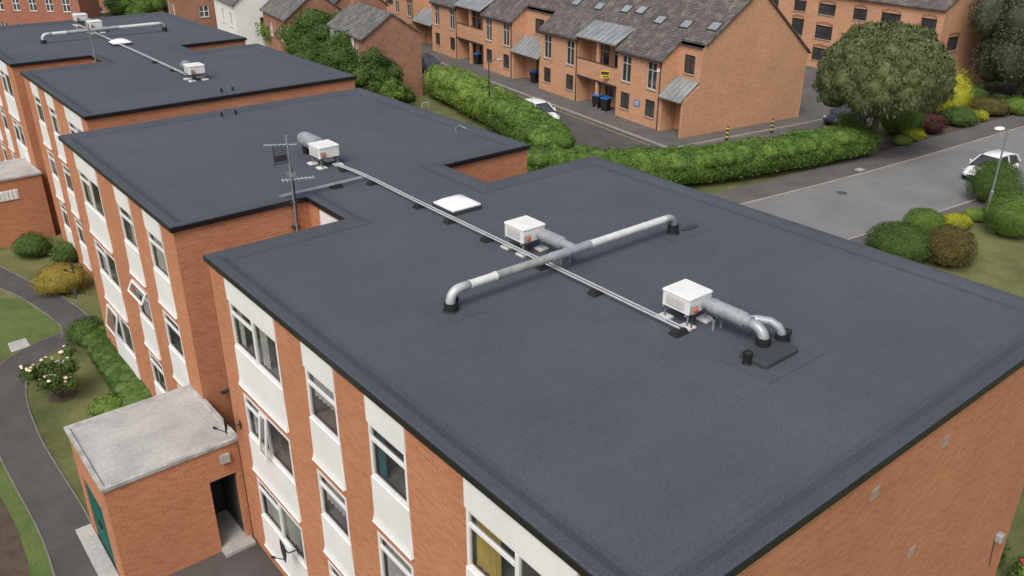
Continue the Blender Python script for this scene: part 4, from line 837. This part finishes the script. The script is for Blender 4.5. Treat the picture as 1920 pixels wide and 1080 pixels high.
# ------------------------------------------------------------------ cars
def car(loc,rz,label,paint,cat='car'):
    t=thing('parked_car',loc,label,cat,None,local=True,rz=rz)
    stn=[(-1.98,.42,.72,.62),(-1.93,.26,.92,.76),(-1.6,.2,.98,.84),(-.9,.18,.97,.87),(0,.18,.95,.88),(.8,.18,.92,.87),(1.25,.2,.86,.85),(1.7,.22,.74,.78),(1.95,.27,.62,.66),(2.03,.36,.52,.5)]
    v=[];f=[]; N=8
    for x,zl,zb,hw in stn:
        mid=(zl+zb)/2
        v+=[(x,-hw*.86,zl),(x,-hw,zl+.14),(x,-hw*1.01,mid+.05),(x,-hw*.93,zb),(x,hw*.93,zb),(x,hw*1.01,mid+.05),(x,hw,zl+.14),(x,hw*.86,zl)]
    for i in range(len(stn)-1):
        for k_ in range(N): j=(k_+1)%N; f.append((i*N+k_,i*N+j,i*N+N+j,i*N+N+k_))
    f+=[tuple(range(N-1,-1,-1)),tuple(range((len(stn)-1)*N,len(stn)*N))]
    k=MB(); k.add(v,f); b=k.build('body',paint,t,smooth=True); sm=b.modifiers.new('s','SUBSURF'); sm.levels=sm.render_levels=2
    cb=[(-1.9,.9,.93,.70,.68),(-1.55,.9,1.36,.74,.58),(-.8,.9,1.46,.78,.60),(0,.9,1.46,.79,.60),(.35,.9,1.38,.79,.58),(1.15,.86,.88,.78,.74)]
    v=[];f=[]
    for x,z0,z1,h0,h1 in cb: v+=[(x,-h0,z0-.05),(x,-h1,z1),(x,h1,z1),(x,h0,z0-.05)]
    for i in range(len(cb)-1):
        for k_ in range(4): j=(k_+1)%4; f.append((i*4+k_,i*4+j,i*4+4+j,i*4+4+k_))
    f+=[(3,2,1,0),(20,21,22,23)]
    k=MB(); k.add(v,f); k.build('windows',DGLASS,t)
    k=MB()
    v=[];f=[]
    for x,z0,z1,h0,h1 in cb[1:5]: v+=[(x,-h1-.015,z1-.03),(x,-h1*.9,z1+.025),(x,h1*.9,z1+.025),(x,h1+.015,z1-.03)]
    for i in range(3):
        for k_ in range(3): f.append((i*4+k_,i*4+k_+1,i*4+5+k_,i*4+4+k_))
    k.add(v,f)
    k.build('roof',paint,t,smooth=True)
    for s in (-1,1):
        k=MB(); k.tube([(.33,s*.60,1.39),(1.15,s*.77,.89)],.035,5); k.build('pillar',paint,t)
        k=MB(); k.tube([(-1.57,s*.60,1.36),(-1.9,s*.71,.92)],.06,5); k.build('pillar',paint,t)
        k=MB(); k.tube([(-.55,s*.61,1.44),(-.6,s*.8,.92)],.04,5); k.build('pillar',paint,t)
    for x in (-1.28,1.25):
        for s in (-1,1):
            k=MB(); k.tube([(x,s*.66,.31),(x,s*.87,.31)],.31,20); w_=k.build('wheel',RUB,t); k=MB(); k.tube([(x,s*.865,.31),(x,s*.885,.31)],.2,14); k.build('rim',ALU,w_)
    for s in (-1,1):
        k=MB(); k.ball((1.78,s*.6,.63),.12,8,5,(1.6,1,.7)); k.build('headlight',GALVW,t)
        k=MB(); k.ball((-1.9,s*.64,.8),.1,8,5,(.6,1,1.4)); k.build('tail_light',M('red_lamp',(.4,.02,.02),.3),t)
        k=MB(); k.ball((.75,s*.95,.98),.09,8,5,(.7,1,.8)); k.build('wing_mirror',paint,t)
    k=MB(); k.box(1.99,2.035,-.3,.3,.38,.48); k.build('grille',RUB,t)
    k=MB(); k.box(-1.99,-1.955,-.26,.26,.62,.74); k.build('number_plate',YELLOW,t)
    return t
WP=M('white_car_paint',(.80,.80,.80),.25,.02,spec=.6); DP=M('dark_car_paint',(.03,.035,.05),.25,.02,spec=.6)
a=P(1812,350); b=P(1915,318); d=(a-b); ang=math.atan2(d.y,d.x); mid=(a+b)/2
car((mid.x-.2,mid.y+.3,GZ+.012),ang,'white hatchback parked on the road behind the round bushes',WP)
q=P(1010,226); car((q.x,q.y,GZ+.012),math.atan2(-TU.y,-TU.x),'white car on the terrace street, mostly hidden by the hedge',WP)
q=P(797,140); car((q.x+1,q.y+1,GZ+.012),math.atan2(-TU.y,-TU.x),'dark car parked far up the street by the old brick house',DP)
q=P(1575,238); car((q.x+1.2,q.y+.2,GZ+.012),R(170),'dark car glimpsed behind the pine',DP)
